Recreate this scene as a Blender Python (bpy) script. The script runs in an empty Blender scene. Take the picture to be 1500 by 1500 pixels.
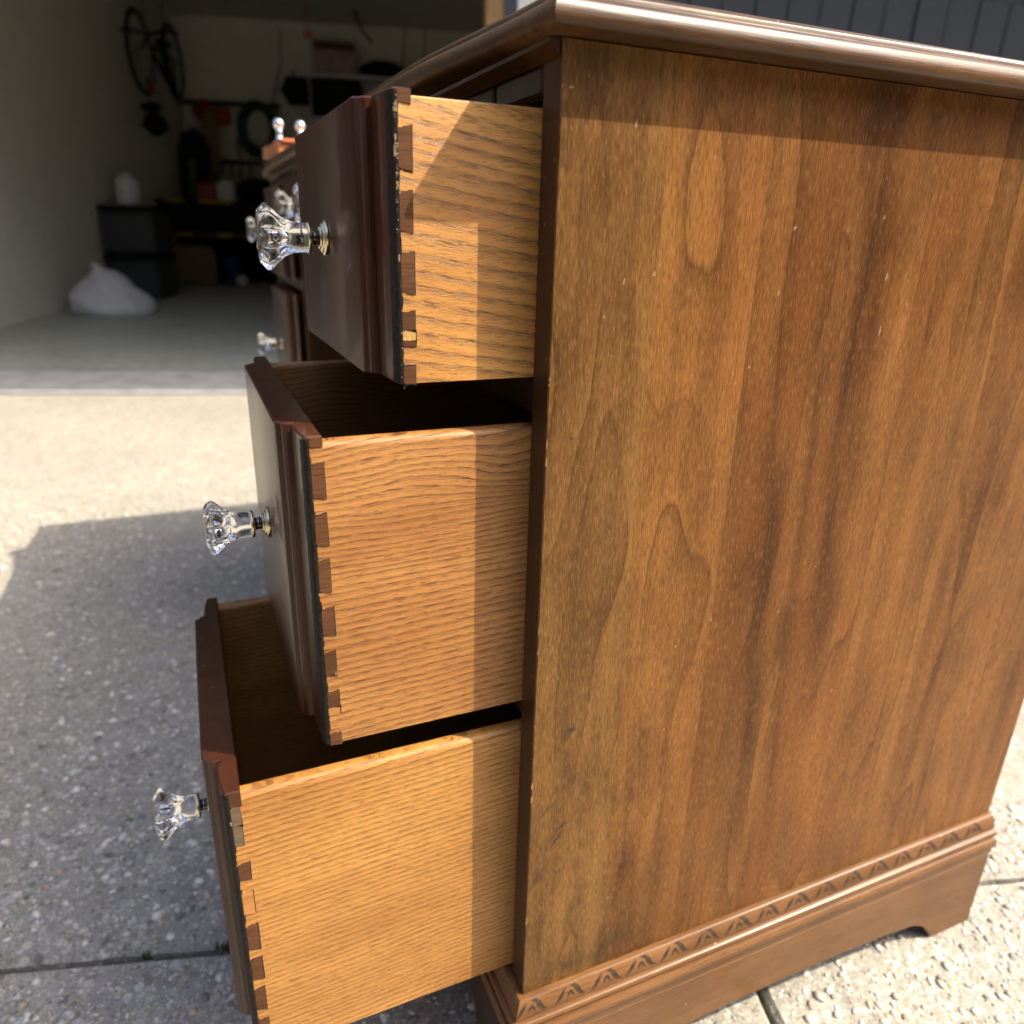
import bpy, bmesh, math, random
from mathutils import Vector, Matrix, Quaternion, noise as mnoise
random.seed(7)
PI = math.pi
SC = bpy.context.scene
COL = SC.collection

# ------------------------------------------------------------------ camera, sky, sun, exposure
cam_d = bpy.data.cameras.new('camera')
cam = bpy.data.objects.new('camera', cam_d); COL.objects.link(cam)
cam.matrix_world = Matrix(((0.91965, 0.11603, -0.37521, -0.16969), (-0.39193, 0.33229, -0.85789, -0.34485),
                           (0.02513, 0.93601, 0.35107, 0.64952), (0, 0, 0, 1)))
cam_d.sensor_width = 36; cam_d.lens = 26.149
cam_d.clip_start = 0.02; cam_d.clip_end = 400
cam_d.dof.use_dof = True; cam_d.dof.focus_distance = 0.42; cam_d.dof.aperture_fstop = 6.8
SC.camera = cam

SUN_DIR = Vector((-1.5, 1.0, -2.16))            # travel of the light
world = bpy.data.worlds.new('World'); SC.world = world; world.use_nodes = True
wn = world.node_tree.nodes; wn.clear()
sky = wn.new('ShaderNodeTexSky'); sky.sky_type = 'NISHITA'; sky.sun_disc = False
sky.dust_density = 4.0; sky.air_density = 0.8; sky.ozone_density = 0.2
sky.sun_elevation = math.radians(50.1); sky.sun_rotation = math.radians(123.7)
bgn = wn.new('ShaderNodeBackground'); bgn.inputs[1].default_value = 0.15
wo = wn.new('ShaderNodeOutputWorld')
world.node_tree.links.new(sky.outputs[0], bgn.inputs[0]); world.node_tree.links.new(bgn.outputs[0], wo.inputs[0])
sun_d = bpy.data.lights.new('sun', 'SUN'); sun_d.energy = 3.15; sun_d.angle = math.radians(0.5); sun_d.color = (1.0, 0.88, 0.68)
sun = bpy.data.objects.new('sun', sun_d); COL.objects.link(sun)
sun.rotation_euler = SUN_DIR.to_track_quat('-Z', 'Y').to_euler(); sun.location = (6, -4, 9)
SC.view_settings.view_transform = 'Standard'; SC.view_settings.look = 'None'
SC.view_settings.gamma = 1; SC.view_settings.use_curve_mapping = False
SC.view_settings.exposure = 1.62
SC.render.engine = 'CYCLES'
SC.cycles.use_denoising = True
SC.cycles.max_bounces = 10; SC.cycles.diffuse_bounces = 4; SC.cycles.glossy_bounces = 5; SC.cycles.transmission_bounces = 10
SC.cycles.sample_clamp_indirect = 6

# ------------------------------------------------------------------ material helpers
class NT:
    def __init__(s, name):
        s.mat = bpy.data.materials.new(name); s.mat.use_nodes = True
        s.t = s.mat.node_tree; s.t.nodes.clear()
        s.out = s.t.nodes.new('ShaderNodeOutputMaterial')
        s.b = s.t.nodes.new('ShaderNodeBsdfPrincipled')
        s.t.links.new(s.b.outputs[0], s.out.inputs[0])
        s.P = s.t.nodes.new('ShaderNodeTexCoord').outputs['Object']
    def put(s, sock, v):
        if isinstance(v, bpy.types.NodeSocket): s.t.links.new(v, sock)
        else:
            if hasattr(sock.default_value, '__len__') and not hasattr(v, '__len__'): v = (v, v, v)
            if hasattr(sock.default_value, '__len__') and len(sock.default_value) == 4 and len(v) == 3: v = (*v, 1)
            sock.default_value = v
    def m(s, op, a, b=0.0, c=0.0, clamp=False):
        n = s.t.nodes.new('ShaderNodeMath'); n.operation = op; n.use_clamp = clamp
        for i, v in enumerate((a, b, c)): s.put(n.inputs[i], v)
        return n.outputs[0]
    def vm(s, op, a, b=(0, 0, 0)):
        n = s.t.nodes.new('ShaderNodeVectorMath'); n.operation = op
        s.put(n.inputs[0], a)
        s.put(n.inputs[1], b)
        return n.outputs[0]
    def xyz(s, v):
        n = s.t.nodes.new('ShaderNodeSeparateXYZ'); s.put(n.inputs[0], v); return n.outputs
    def cxyz(s, x, y, z):
        n = s.t.nodes.new('ShaderNodeCombineXYZ')
        for i, v in enumerate((x, y, z)): s.put(n.inputs[i], v)
        return n.outputs[0]
    def noise(s, vec, scale=1.0, detail=2.0, rough=0.5, dist=0.0):
        n = s.t.nodes.new('ShaderNodeTexNoise')
        s.put(n.inputs['Vector'], vec); n.inputs['Scale'].default_value = scale; n.inputs['Detail'].default_value = detail
        n.inputs['Roughness'].default_value = rough; n.inputs['Distortion'].default_value = dist
        return n.outputs['Fac']
    def voro(s, vec, scale=1.0, feature='F1', rnd=1.0):
        n = s.t.nodes.new('ShaderNodeTexVoronoi'); n.feature = feature
        s.put(n.inputs['Vector'], vec); n.inputs['Scale'].default_value = scale; n.inputs['Randomness'].default_value = rnd
        return n
    def ramp(s, f, stops, interp='LINEAR'):
        n = s.t.nodes.new('ShaderNodeValToRGB'); n.color_ramp.interpolation = interp
        e = n.color_ramp.elements
        while len(e) < len(stops): e.new(0.5)
        for el, (p, c) in zip(e, stops):
            el.position = p; el.color = (c, c, c, 1) if not hasattr(c, '__len__') else (*c, 1)
        s.put(n.inputs[0], f); return n.outputs[0]
    def mix(s, f, a, b, mode='MIX'):
        n = s.t.nodes.new('ShaderNodeMix'); n.data_type = 'RGBA'; n.blend_type = mode; n.clamp_factor = True
        s.put(n.inputs['Factor'], f)
        ia = [i for i in n.inputs if i.name == 'A' and i.type == 'RGBA'][0]; ib = [i for i in n.inputs if i.name == 'B' and i.type == 'RGBA'][0]
        s.put(ia, a); s.put(ib, b)
        return [o for o in n.outputs if o.type == 'RGBA'][0]
    def bump(s, h, strength=0.3, dist=0.001):
        n = s.t.nodes.new('ShaderNodeBump'); n.inputs['Strength'].default_value = strength; n.inputs['Distance'].default_value = dist
        s.put(n.inputs['Height'], h); s.t.links.new(n.outputs[0], s.b.inputs['Normal']); return n
    def set(s, **k):
        names = dict(color='Base Color', rough='Roughness', metal='Metallic', spec='Specular IOR Level', coat='Coat Weight', coatr='Coat Roughness',
                     trans='Transmission Weight', ior='IOR', sheen='Sheen Weight', sss='Subsurface Weight')
        for a, v in k.items(): s.put(s.b.inputs[names[a]], v)
        return s.mat

def plain(name, col, rough=0.6, var=0.12, scale=30, **k):
    m = NT(name)
    f = m.noise(m.P, scale, 4, .6)
    c = m.mix(m.ramp(f, [(.3, 0), (.7, 1)]), tuple(x * (1 - var) for x in col), tuple(min(1, x * (1 + var)) for x in col))
    m.set(color=c, rough=rough, **k); m.bump(m.noise(m.P, scale * 6, 3), .08, .002)
    return m.mat

def sstep(m, x, a, b):            # smooth 0..1 between a and b
    return m.m('SMOOTHSTEP', x, a, b) if False else m.ramp(m.m('DIVIDE', m.m('SUBTRACT', x, a), b - a, clamp=True), [(0, 0), (1, 1)], 'EASE')

def mat_veneer():
    m = NT('walnut_veneer'); x, y, z = m.xyz(m.P)
    idx = 0.0                                   # boards of the veneer sheet
    for xi in (.064, .129, .187, .262, .34, .43):
        idx = m.m('ADD', idx, m.m('GREATER_THAN', m.m('ADD', x, m.m('MULTIPLY', z, .006)), xi))
    off = m.m('MULTIPLY', idx, 3.71)
    Pb = m.cxyz(x, m.m('ADD', y, off), m.m('ADD', z, m.m('MULTIPLY', idx, .83)))
    warp = m.m('SUBTRACT', m.noise(m.vm('MULTIPLY', Pb, (26, 1, 13)), 1, 3, .55), .5)
    xw = m.m('ADD', x, m.m('MULTIPLY', warp, .010))
    F = m.noise(m.cxyz(m.m('MULTIPLY', xw, 17), off, m.m('MULTIPLY', z, 2.5)), 1, 1.3, .4)
    fade = m.ramp(m.noise(m.vm('MULTIPLY', Pb, (13, 1, 6)), 1, 2), [(.40, .12), (.60, 1)])
    rings = m.m('FRACT', m.m('ADD', m.m('MULTIPLY', F, 9), m.m('MULTIPLY', idx, .37)))
    body = m.ramp(rings, [(0, .0), (.35, .30), (.85, .85), (.95, 1), (1, .0)])
    line = m.ramp(rings, [(0, .55), (.05, .25), (.14, .0), (.93, .0), (.965, .45), (.99, 1), (1, .8)])
    fib = m.noise(m.vm('MULTIPLY', m.P, (1050, 60, 150)), 1, 3, .6)
    fib2 = m.noise(m.vm('MULTIPLY', m.P, (330, 20, 26)), 1, 4, .65)
    streak = m.noise(m.cxyz(m.m('MULTIPLY', xw, 60), off, m.m('MULTIPLY', z, 2.4)), 1, 3, .55)
    blotch = m.noise(m.vm('MULTIPLY', Pb, (26, 1, 11)), 1, 4, .6)
    wide = m.noise(m.vm('MULTIPLY', Pb, (9, 1, 3.5)), 1, 2, .5)
    gold, brown, red, dark = (.208, .098, .0290), (.040, .0170, .0056), (.130, .045, .0115), (.020, .008, .0035)
    v_ = m.m('ADD', m.m('ADD', m.m('MULTIPLY', m.m('MULTIPLY', m.m('SUBTRACT', body, .5), fade), .20), m.m('ADD', .13, m.m('MULTIPLY', blotch, .66))), m.m('ADD', m.m('MULTIPLY', streak, .58), m.m('MULTIPLY', wide, .46)))
    c = m.mix(m.ramp(v_, [(.52, 0), (1.12, 1)]) if False else m.ramp(m.m('DIVIDE', v_, 1.6), [(.40, 0), (.74, 1)]), brown, gold)
    redz = m.m('MULTIPLY', sstep(m, x, .055, .14), m.ramp(m.noise(m.vm('MULTIPLY', Pb, (30, 1, 2.6)), 1, 3), [(.36, .1), (.62, 1)]))
    redz = m.m('MULTIPLY', redz, m.m('SUBTRACT', 1, m.m('MULTIPLY', sstep(m, x, .22, .34), .7)))
    c = m.mix(m.m('MULTIPLY', redz, .52), c, red)
    olive = m.m('MULTIPLY', m.m('SUBTRACT', 1, sstep(m, x, .045, .085)), m.m('SUBTRACT', 1, sstep(m, z, .40, .60)))
    c = m.mix(m.m('MULTIPLY', olive, .22), c, (.130, .074, .024))
    for (x0, sl, w, a, z0, z1) in ((.214, -.07, .016, .80, .30, .95), (.158, -.06, .009, .72, .18, .62), (.098, -.02, .005, .5, .1, .45), (.186, -.06, .006, .55, .15, .7), (.018, .0, .016, .45, .40, .60), (.012, .0, .02, .5, .10, .34), (.078, -.02, .006, .35, .45, .75)):
        xx = m.m('ADD', m.m('SUBTRACT', m.m('ADD', x, m.m('MULTIPLY', warp, .022)), x0), m.m('MULTIPLY', m.m('SUBTRACT', z, .55), -sl))
        g = m.m('EXPONENT', m.m('MULTIPLY', m.m('POWER', m.m('ABSOLUTE', m.m('DIVIDE', xx, w)), 2), -1))
        g = m.m('MULTIPLY', g, m.m('MULTIPLY', sstep(m, z, z0, z0 + .14), m.m('SUBTRACT', 1, sstep(m, z, z1 - .14, z1))))
        g = m.m('MULTIPLY', g, m.ramp(m.noise(m.vm('MULTIPLY', m.P, (95, 1, 7)), 1, 4, .6), [(.3, .2), (.62, 1)]))
        c = m.mix(m.m('MULTIPLY', g, a), c, dark)
    c = m.mix(m.m('MULTIPLY', m.m('MULTIPLY', line, fade), .52), c, (.032, .013, .0045))
    c = m.mix(1.0, c, m.ramp(m.m('DIVIDE', idx, 6), [(0, (.95, .97, .94)), (.1, (1.04, .97, .90)), (.26, (.92, .86, .80)), (.42, (1.02, .94, .87)), (.6, (1.0, .93, .88)), (.76, (1.05, .95, .9))], 'CONSTANT'), 'MULTIPLY')
    c = m.mix(m.m('MULTIPLY', m.ramp(fib2, [(.32, 1), (.52, 0)]), .30), c, (.035, .014, .005))
    c = m.mix(m.m('MULTIPLY', m.ramp(fib, [(.36, 1), (.50, 0)]), .42), c, (.034, .014, .005))
    c = m.mix(m.m('MULTIPLY', m.ramp(fib, [(.54, 0), (.68, 1)]), .20), c, (.42, .23, .08))
    st = m.ramp(m.noise(m.vm('MULTIPLY', m.P, (34, 1, 18)), 1, 5, .65), [(.50, 0), (.66, 1)])
    st = m.m('MULTIPLY', st, m.m('MULTIPLY', m.m('SUBTRACT', 1, sstep(m, z, .25, .48)), m.m('SUBTRACT', 1, sstep(m, x, .05, .15))))
    c = m.mix(m.m('MULTIPLY', st, .65), c, (.024, .014, .007))
    vs = m.voro(m.vm('MULTIPLY', m.P, (300, 1, 180)), 1)
    ps = m.m('MULTIPLY', m.m('GREATER_THAN', m.xyz(vs.outputs['Color'])[1], .9992), m.m('LESS_THAN', vs.outputs['Distance'], .22))
    c = m.mix(m.m('MULTIPLY', ps, .5), c, (.29, .175, .08))
    m.set(color=c, rough=m.m('ADD', .36, m.m('MULTIPLY', blotch, .14)), spec=.10, coat=.10, coatr=.14)
    m.bump(m.m('ADD', m.m('MULTIPLY', fib, .6), m.m('MULTIPLY', fib2, .5)), .30, .0005)
    return m.mat

def mat_dark(name, axis='z', base=(0.0355, 0.0133, 0.0052), hi=(0.0629, 0.0252, 0.0104), lo=(0.0118, 0.0044, 0.0030), rough=.30, coat=.35, coatr=.16, wear=.25, bmp=.25):
    """stained, lacquered walnut with grain along one axis"""
    m = NT(name)
    P = m.P
    sc = {'z': (1, 1, .06), 'x': (.06, 1, 1), 'y': (1, .06, 1)}[axis]
    Q = m.vm('MULTIPLY', P, sc)
    streak = m.noise(m.vm('MULTIPLY', Q, (70, 70, 70)), 1, 4, .65, .4)
    fib = m.noise(m.vm('MULTIPLY', Q, (900, 900, 900)), 1, 2, .6)
    big = m.noise(P, 9, 3)
    c = m.mix(m.ramp(streak, [(.28, 0), (.70, 1)]), base, hi)
    c = m.mix(m.m('MULTIPLY', m.ramp(big, [(.35, 1), (.6, 0)]), .45), c, lo)
    c = m.mix(m.m('MULTIPLY', m.ramp(fib, [(.34, 1), (.5, 0)]), .55), c, lo)
    v = m.voro(m.vm('MULTIPLY', P, (210, 210, 120)), 1)
    sp = m.m('MULTIPLY', m.m('GREATER_THAN', m.xyz(v.outputs['Color'])[0], .985), m.m('LESS_THAN', v.outputs['Distance'], .17))
    c = m.mix(m.m('MULTIPLY', sp, wear), c, (.5, .36, .24))
    m.set(color=c, rough=m.m('ADD', rough, m.m('MULTIPLY', big, .12)), coat=coat, coatr=coatr)
    m.bump(m.m('ADD', fib, m.m('MULTIPLY', streak, .4)), bmp, .0004)
    m.set(spec=.2)
    return m.mat

def mat_oak(name, seed=0.0, tilt=0.0, freq=120.0, cath=0.0, zc=0.0, base=(.60, .315, .105), grain=(.25, .105, .030), warp=.006, dash=1.0):
    """red oak with the grain running along x"""
    m = NT(name); x, y, z = m.xyz(m.P)
    n1 = m.m('SUBTRACT', m.noise(m.cxyz(m.m('MULTIPLY', x, 7), m.m('ADD', y, seed), m.m('MULTIPLY', z, 16)), 1, 3, .5), .5)
    n2 = m.m('SUBTRACT', m.noise(m.cxyz(m.m('MULTIPLY', x, 26), m.m('ADD', y, seed + 3), m.m('MULTIPLY', z, 50)), 1, 3, .55), .5)
    zz = m.m('ADD', m.m('ADD', z, m.m('MULTIPLY', x, tilt)), m.m('ADD', m.m('MULTIPLY', n1, warp * 3), m.m('MULTIPLY', n2, warp * .55)))
    if cath:
        up = m.ramp(m.m('MULTIPLY', m.m('SUBTRACT', z, zc), 22, clamp=True), [(0, 0), (1, 1)])
        cn = m.noise(m.cxyz(m.m('MULTIPLY', x, 11), seed, m.m('MULTIPLY', z, 26)), 1, 1.5)
        zz = m.m('ADD', zz, m.m('MULTIPLY', m.m('MULTIPLY', up, cn), cath))
    ph = m.m('MULTIPLY', zz, freq)
    sp = m.noise(m.cxyz(0, seed, m.m('MULTIPLY', zz, freq * .3)), 1, 2)       # uneven ring spacing
    ph = m.m('ADD', ph, m.m('MULTIPLY', sp, 1.6))
    r = m.m('FRACT', ph)
    band = m.ramp(r, [(0, .0), (.25, .08), (.60, .55), (.82, 1), (.93, .35), (1, 0)])
    por = m.noise(m.cxyz(m.m('MULTIPLY', x, 95), m.m('MULTIPLY', y, 95), m.m('MULTIPLY', zz, 2300)), 1, 2, .55)
    dashes = m.ramp(por, [(.47, 0), (.56, 1)])
    por2 = m.noise(m.cxyz(m.m('MULTIPLY', x, 150), m.m('MULTIPLY', y, 150), m.m('MULTIPLY', m.m('ADD', z, m.m('MULTIPLY', n2, .002)), 1700)), 1, 2, .5)
    d2 = m.ramp(por2, [(.57, 0), (.65, 1)])
    fleck = m.noise(m.cxyz(m.m('MULTIPLY', x, 340), y, m.m('MULTIPLY', z, 190)), 1, 2)
    tone = m.noise(m.cxyz(m.m('MULTIPLY', x, 9), m.m('ADD', y, seed), m.m('MULTIPLY', z, 22)), 1, 3)
    lighter = tuple(min(1, a * 1.18) for a in base); redder = (base[0] * .86, base[1] * .76, base[2] * .64)
    c = m.mix(m.ramp(tone, [(.32, 0), (.68, 1)]), redder, lighter)
    amp = m.ramp(m.noise(m.cxyz(m.m('MULTIPLY', x, 16), seed, m.m('MULTIPLY', z, 60)), 1, 2), [(.3, .35), (.6, 1)])
    c = m.mix(m.m('MULTIPLY', m.m('MULTIPLY', band, amp), .46), c, grain)
    c = m.mix(m.m('MULTIPLY', m.m('MULTIPLY', m.m('ADD', m.m('MULTIPLY', band, .95), .08), dashes), .80 * dash), c, tuple(a * .62 for a in grain))
    c = m.mix(m.m('MULTIPLY', d2, .55), c, tuple(a * .95 for a in grain))
    c = m.mix(m.m('MULTIPLY', m.ramp(fleck, [(.62, 0), (.76, 1)]), .05), c, (.80, .52, .24))
    m.set(color=c, rough=.46, spec=.4, coat=.08, coatr=.3)
    m.bump(m.m('SUBTRACT', 1, m.m('MULTIPLY', dashes, m.m('ADD', band, .2))), .35, .0005)
    return m.mat

def mat_concrete(name, base=(.282, .272, .228), agg=1.0):
    m = NT(name)
    P = m.P
    v1 = m.voro(P, 105); v2 = m.voro(P, 230); v3 = m.voro(P, 520)
    big = m.noise(P, 2.2, 4); fine = m.noise(P, 420, 3, .7); mid = m.noise(P, 24, 4)
    c = m.mix(m.ramp(mid, [(.3, 0), (.7, 1)]), tuple(a * .74 for a in base), tuple(a * 1.12 for a in base))
    stops = [(0, (0.4440, 0.4144, 0.3552)), (.2, (0.1998, 0.1850, 0.1591)), (.36, (0.5476, 0.5180, 0.4514)), (.5, (0.2664, 0.2294, 0.1850)), (.62, (0.1258, 0.1221, 0.1184)), (.74, (0.3256, 0.3182, 0.3108)), (.88, (0.5032, 0.4884, 0.4514)), (1, (0.2220, 0.2146, 0.2220))]
    for vv, th, pk in ((v3, .46, .22), (v2, .50, .30), (v1, .48, .48)):
        cc = m.xyz(vv.outputs['Color'])
        msk = m.m('MULTIPLY', m.ramp(m.m('ADD', vv.outputs['Distance'], m.m('MULTIPLY', m.m('SUBTRACT', fine, .5), .14)), [(th - .06, 1), (th + .03, 0)]), m.m('GREATER_THAN', cc[1], pk))
        c = m.mix(m.m('MULTIPLY', msk, .85 * agg), c, m.ramp(cc[0], stops))
    c = m.mix(m.m('MULTIPLY', m.ramp(fine, [(.38, 1), (.50, 0)]), .60), c, (.16, .145, .12))
    c = m.mix(m.m('MULTIPLY', m.ramp(big, [(.35, 1), (.6, 0)]), .25), c, tuple(a * .6 for a in base))
    m.set(color=c, rough=.85, spec=.25)
    h = m.m('ADD', m.m('MULTIPLY', fine, .8), m.m('MULTIPLY', m.m('SUBTRACT', 1, v1.outputs['Distance']), .9))
    m.bump(h, .6, .003)
    return m.mat

M = {}
M['veneer'] = mat_veneer()
M['dark_z'] = mat_dark('walnut_dark_upright', 'z', base=(0.0407, 0.0170, 0.0067), hi=(0.0740, 0.0326, 0.0126), lo=(0.0133, 0.0059, 0.0030), coat=.25, coatr=.2, rough=.34)
M['dark_y'] = mat_dark('walnut_dark_cross', 'y')
M['front'] = mat_dark('drawer_front_lacquer', 'z', base=(0.0361, 0.0095, 0.0029), hi=(0.0696, 0.0198, 0.0058), rough=.30, coat=.2, coatr=.05, wear=.3, bmp=.12)
M['top'] = mat_dark('desktop_lacquer', 'x', base=(0.0491, 0.0213, 0.0073), hi=(0.1226, 0.0595, 0.0208), lo=(0.0184, 0.0077, 0.0031), rough=.36, coat=.32, coatr=.2, wear=.7, bmp=.4)
M['apron'] = mat_dark('base_walnut', 'x', base=(0.1147, 0.0502, 0.0166), hi=(0.1702, 0.0804, 0.0286), lo=(0.0555, 0.0230, 0.0080), rough=.38, coat=.2, coatr=.28, wear=.6, bmp=.4)
M['pin'] = mat_dark('dovetail_end_grain', 'x', base=(0.0666, 0.0252, 0.0096), hi=(0.1073, 0.0444, 0.0178), lo=(0.0296, 0.0111, 0.0052), rough=.55, coat=.0, wear=.2, bmp=.3)
M['pin_grey'] = mat_dark('worn_end_grain', 'x', base=(0.0888, 0.0681, 0.0444), hi=(0.1924, 0.1332, 0.0740), lo=(0.0370, 0.0296, 0.0222), rough=.6, coat=0, wear=.3)
M['pin_pale'] = mat_dark('pale_end_grain', 'x', base=(0.3200, 0.1400, 0.0440), hi=(0.4160, 0.1920, 0.0640), lo=(0.1760, 0.0720, 0.0240), rough=.5, coat=0, wear=.1)
M['filler'] = plain('yellow_wood_filler', (.36, .21, .06), .7, .4, 600)
M['worn'] = plain('worn_black_edge', (.014, .012, .010), .6, .6, 420, spec=.12)
M['chip'] = plain('chipped_raw_edge', (.17, .125, .08), .8, .7, 1200)
M['crack'] = plain('dark_joint', (.012, .007, .004), .8)
M['oak1'] = mat_oak('oak_top_drawer', 1.3, .16, 135, base=(0.4468, 0.2240, 0.0563), grain=(0.1263, 0.0524, 0.0132), warp=.0022, dash=1.15)
M['oak2'] = mat_oak('oak_middle_drawer', 5.1, -.05, 215, cath=.032, zc=.475, base=(0.3314, 0.1551, 0.0431), grain=(0.1020, 0.0360, 0.0091), warp=.0024, dash=1.1)
M['oak3'] = mat_oak('oak_bottom_drawer', 9.7, -.055, 240, base=(0.3575, 0.1741, 0.0428), grain=(0.1266, 0.0504, 0.0108), warp=.0018, dash=.9)
M['concrete'] = mat_concrete('exposed_aggregate')
M['soil'] = plain('joint_soil', (.045, .04, .03), .95, .4, 200)
M['moss'] = plain('moss', (.06, .085, .018), .9, .5, 300)
def mat_metal(name, col, rough=.2):
    m = NT(name); m.set(color=col, metal=1.0, rough=rough); m.bump(m.noise(m.P, 900, 2), .05, .0003); return m.mat
M['brass'] = mat_metal('aged_brass', (.62, .53, .36), .22)
M['chrome'] = mat_metal('chrome', (.82, .82, .84), .12)
M['gun'] = mat_metal('dark_stem', (.12, .12, .14), .22)
def mat_glass():
    m = NT('cut_glass'); m.set(color=(1, 1, 1), rough=0.0, trans=1.0, ior=1.5); return m.mat
M['glass'] = mat_glass()

# ------------------------------------------------------------------ mesh helpers
class MB:
    def __init__(s): s.v = []; s.f = []; s.mi = []; s.sm = []
    def add(s, vs, fs, mi=0, smooth=False, mat=None):
        o = len(s.v)
        s.v += [tuple(mat @ Vector(p)) if mat else tuple(p) for p in vs]
        s.f += [tuple(i + o for i in f) for f in fs]; s.mi += [mi] * len(fs); s.sm += [smooth] * len(fs)
        return s
    def box(s, a, b, bev=0.0, mi=0, mat=None, seg=1):
        bm = bmesh.new(); bmesh.ops.create_cube(bm, size=1)
        for v in bm.verts: v.co = Vector([(a[i] + b[i]) / 2 + v.co[i] * (b[i] - a[i]) for i in range(3)])
        if bev: bmesh.ops.bevel(bm, geom=bm.edges[:], offset=bev, segments=seg, affect='EDGES', profile=.5)
        s.bm(bm, mi, mat); return s
    def bm(s, bm, mi=0, mat=None, smooth=False):
        bm.verts.index_update(); s.add([v.co[:] for v in bm.verts], [[v.index for v in f.verts] for f in bm.faces], mi, smooth, mat); bm.free()
    def prism(s, poly, h0, h1, plane='xy', bev=0.0, mi=0, mat=None, seg=1, sm=False, ends=(0, 1)):
        """extrude polygon; plane xy -> along z, xz -> along y, yz -> along x"""
        def P(p, h): return {'xy': (p[0], p[1], h), 'xz': (p[0], h, p[1]), 'yz': (h, p[0], p[1])}[plane]
        bm = bmesh.new(); lo = [bm.verts.new(P(p, h0)) for p in poly]; hi = [bm.verts.new(P(p, h1)) for p in poly]; n = len(poly)
        f0 = bm.faces.new(lo[::-1]); f1 = bm.faces.new(hi)
        for i in range(n): bm.faces.new((lo[i], lo[(i + 1) % n], hi[(i + 1) % n], hi[i]))
        bmesh.ops.recalc_face_normals(bm, faces=bm.faces)
        if bev:
            ee = list({e for k_, f in enumerate((f0, f1)) if k_ in ends for e in f.edges}); bmesh.ops.bevel(bm, geom=ee, offset=bev, segments=seg, affect='EDGES', profile=.5)
        s.bm(bm, mi, mat, sm); return s
    def tube(s, pts, r, n=8, mi=0, closed=False, mat=None):
        pts = [Vector(p) for p in pts]; vs = []; k = len(pts); up = None
        for i, p in enumerate(pts):
            a = pts[(i - 1) % k] if (closed or i) else p; b = pts[(i + 1) % k] if (closed or i < k - 1) else p
            t = (b - a).normalized()
            if up is None: up = t.orthogonal().normalized()
            up = (up - t * up.dot(t)).normalized(); w = t.cross(up)
            rr = r[i] if hasattr(r, '__len__') else r
            vs += [tuple(p + up * rr * math.cos(2 * PI * j / n) + w * rr * math.sin(2 * PI * j / n)) for j in range(n)]
        fs = []
        for i in range(k if closed else k - 1):
            for j in range(n):
                q = ((i + 1) % k) * n
                fs.append((i * n + j, i * n + (j + 1) % n, q + (j + 1) % n, q + j))
        if not closed: fs += [tuple(range(n))[::-1], tuple((k - 1) * n + j for j in range(n))]
        return s.add(vs, fs, mi, True, mat)
    def lathe(s, prof, n=32, axis='z', mi=0, mat=None, rad=None, smooth=True, flip=False):
        """prof: (r, h); rad(theta, r, h) may modulate r"""
        vs = []
        for r, h in prof:
            for j in range(n):
                t = 2 * PI * j / n; q = rad(t, r, h) if rad else r
                x, y = q * math.cos(t), q * math.sin(t)
                vs.append({'z': (x, y, h), 'x': (h, x, y), 'y': (y, h, x)}[axis])
        fs = []
        for i in range(len(prof) - 1):
            for j in range(n): fs.append((i * n + j, i * n + (j + 1) % n, (i + 1) * n + (j + 1) % n, (i + 1) * n + j))
        fs += [tuple(range(n))[::-1], tuple((len(prof) - 1) * n + j for j in range(n))]
        if flip: fs = [f[::-1] for f in fs]
        return s.add(vs, fs, mi, smooth, mat)
    def sphere(s, c, r, u=16, v=10, mi=0, sc=(1, 1, 1), disp=None):
        bm = bmesh.new(); bmesh.ops.create_uvsphere(bm, u_segments=u, v_segments=v, radius=1)
        for vt in bm.verts:
            k = 1 + (disp(vt.co) if disp else 0)
            vt.co = Vector([c[i] + vt.co[i] * r * sc[i] * k for i in range(3)])
        s.bm(bm, mi, None, True); return s
    def mesh(s, name, mats):
        me = bpy.data.meshes.new(name); me.from_pydata(s.v, [], s.f); me.update()
        for mm in (mats if isinstance(mats, (list, tuple)) else [mats]): me.materials.append(mm)
        me.polygons.foreach_set('material_index', s.mi); me.polygons.foreach_set('use_smooth', s.sm)
        return me
    def build(s, name, mats, parent=None, loc=(0, 0, 0), **tags):
        bm = bmesh.new(); me = s.mesh(name, mats); bm.from_mesh(me); bmesh.ops.recalc_face_normals(bm, faces=bm.faces); bm.to_mesh(me); bm.free()
        return link(name, me, parent, loc, **tags)

def link(name, me, parent=None, loc=(0, 0, 0), **tags):
    o = bpy.data.objects.new(name, me); COL.objects.link(o); o.location = loc
    if parent: o.parent = parent
    for k, v in tags.items(): o[k] = v
    return o
def thing(name, label, cat, loc=(0, 0, 0), rz=0.0, group=None):
    o = link(name, None, None, loc, label=label, category=cat); o.rotation_euler = (0, 0, rz)
    o.empty_display_size = .05
    if group: o['group'] = group
    return o
def autosmooth(o, ang=35):
    bm = bmesh.new(); bm.from_mesh(o.data)
    for f in bm.faces: f.smooth = True
    for e in bm.edges:
        if len(e.link_faces) == 2 and e.calc_face_angle(0) > math.radians(ang): e.smooth = False
    bm.to_mesh(o.data); bm.free(); return o

# ------------------------------------------------------------------ the house axes: u along the garage front, v into the garage
AZ = -math.atan2(.2756, .9613)
GU = Vector((.9613, -.2756, 0)); GV = Vector((.2756, .9613, 0))
def G(u, v, z=0.0): return GU * u + GV * v + Vector((0, 0, z))

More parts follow.
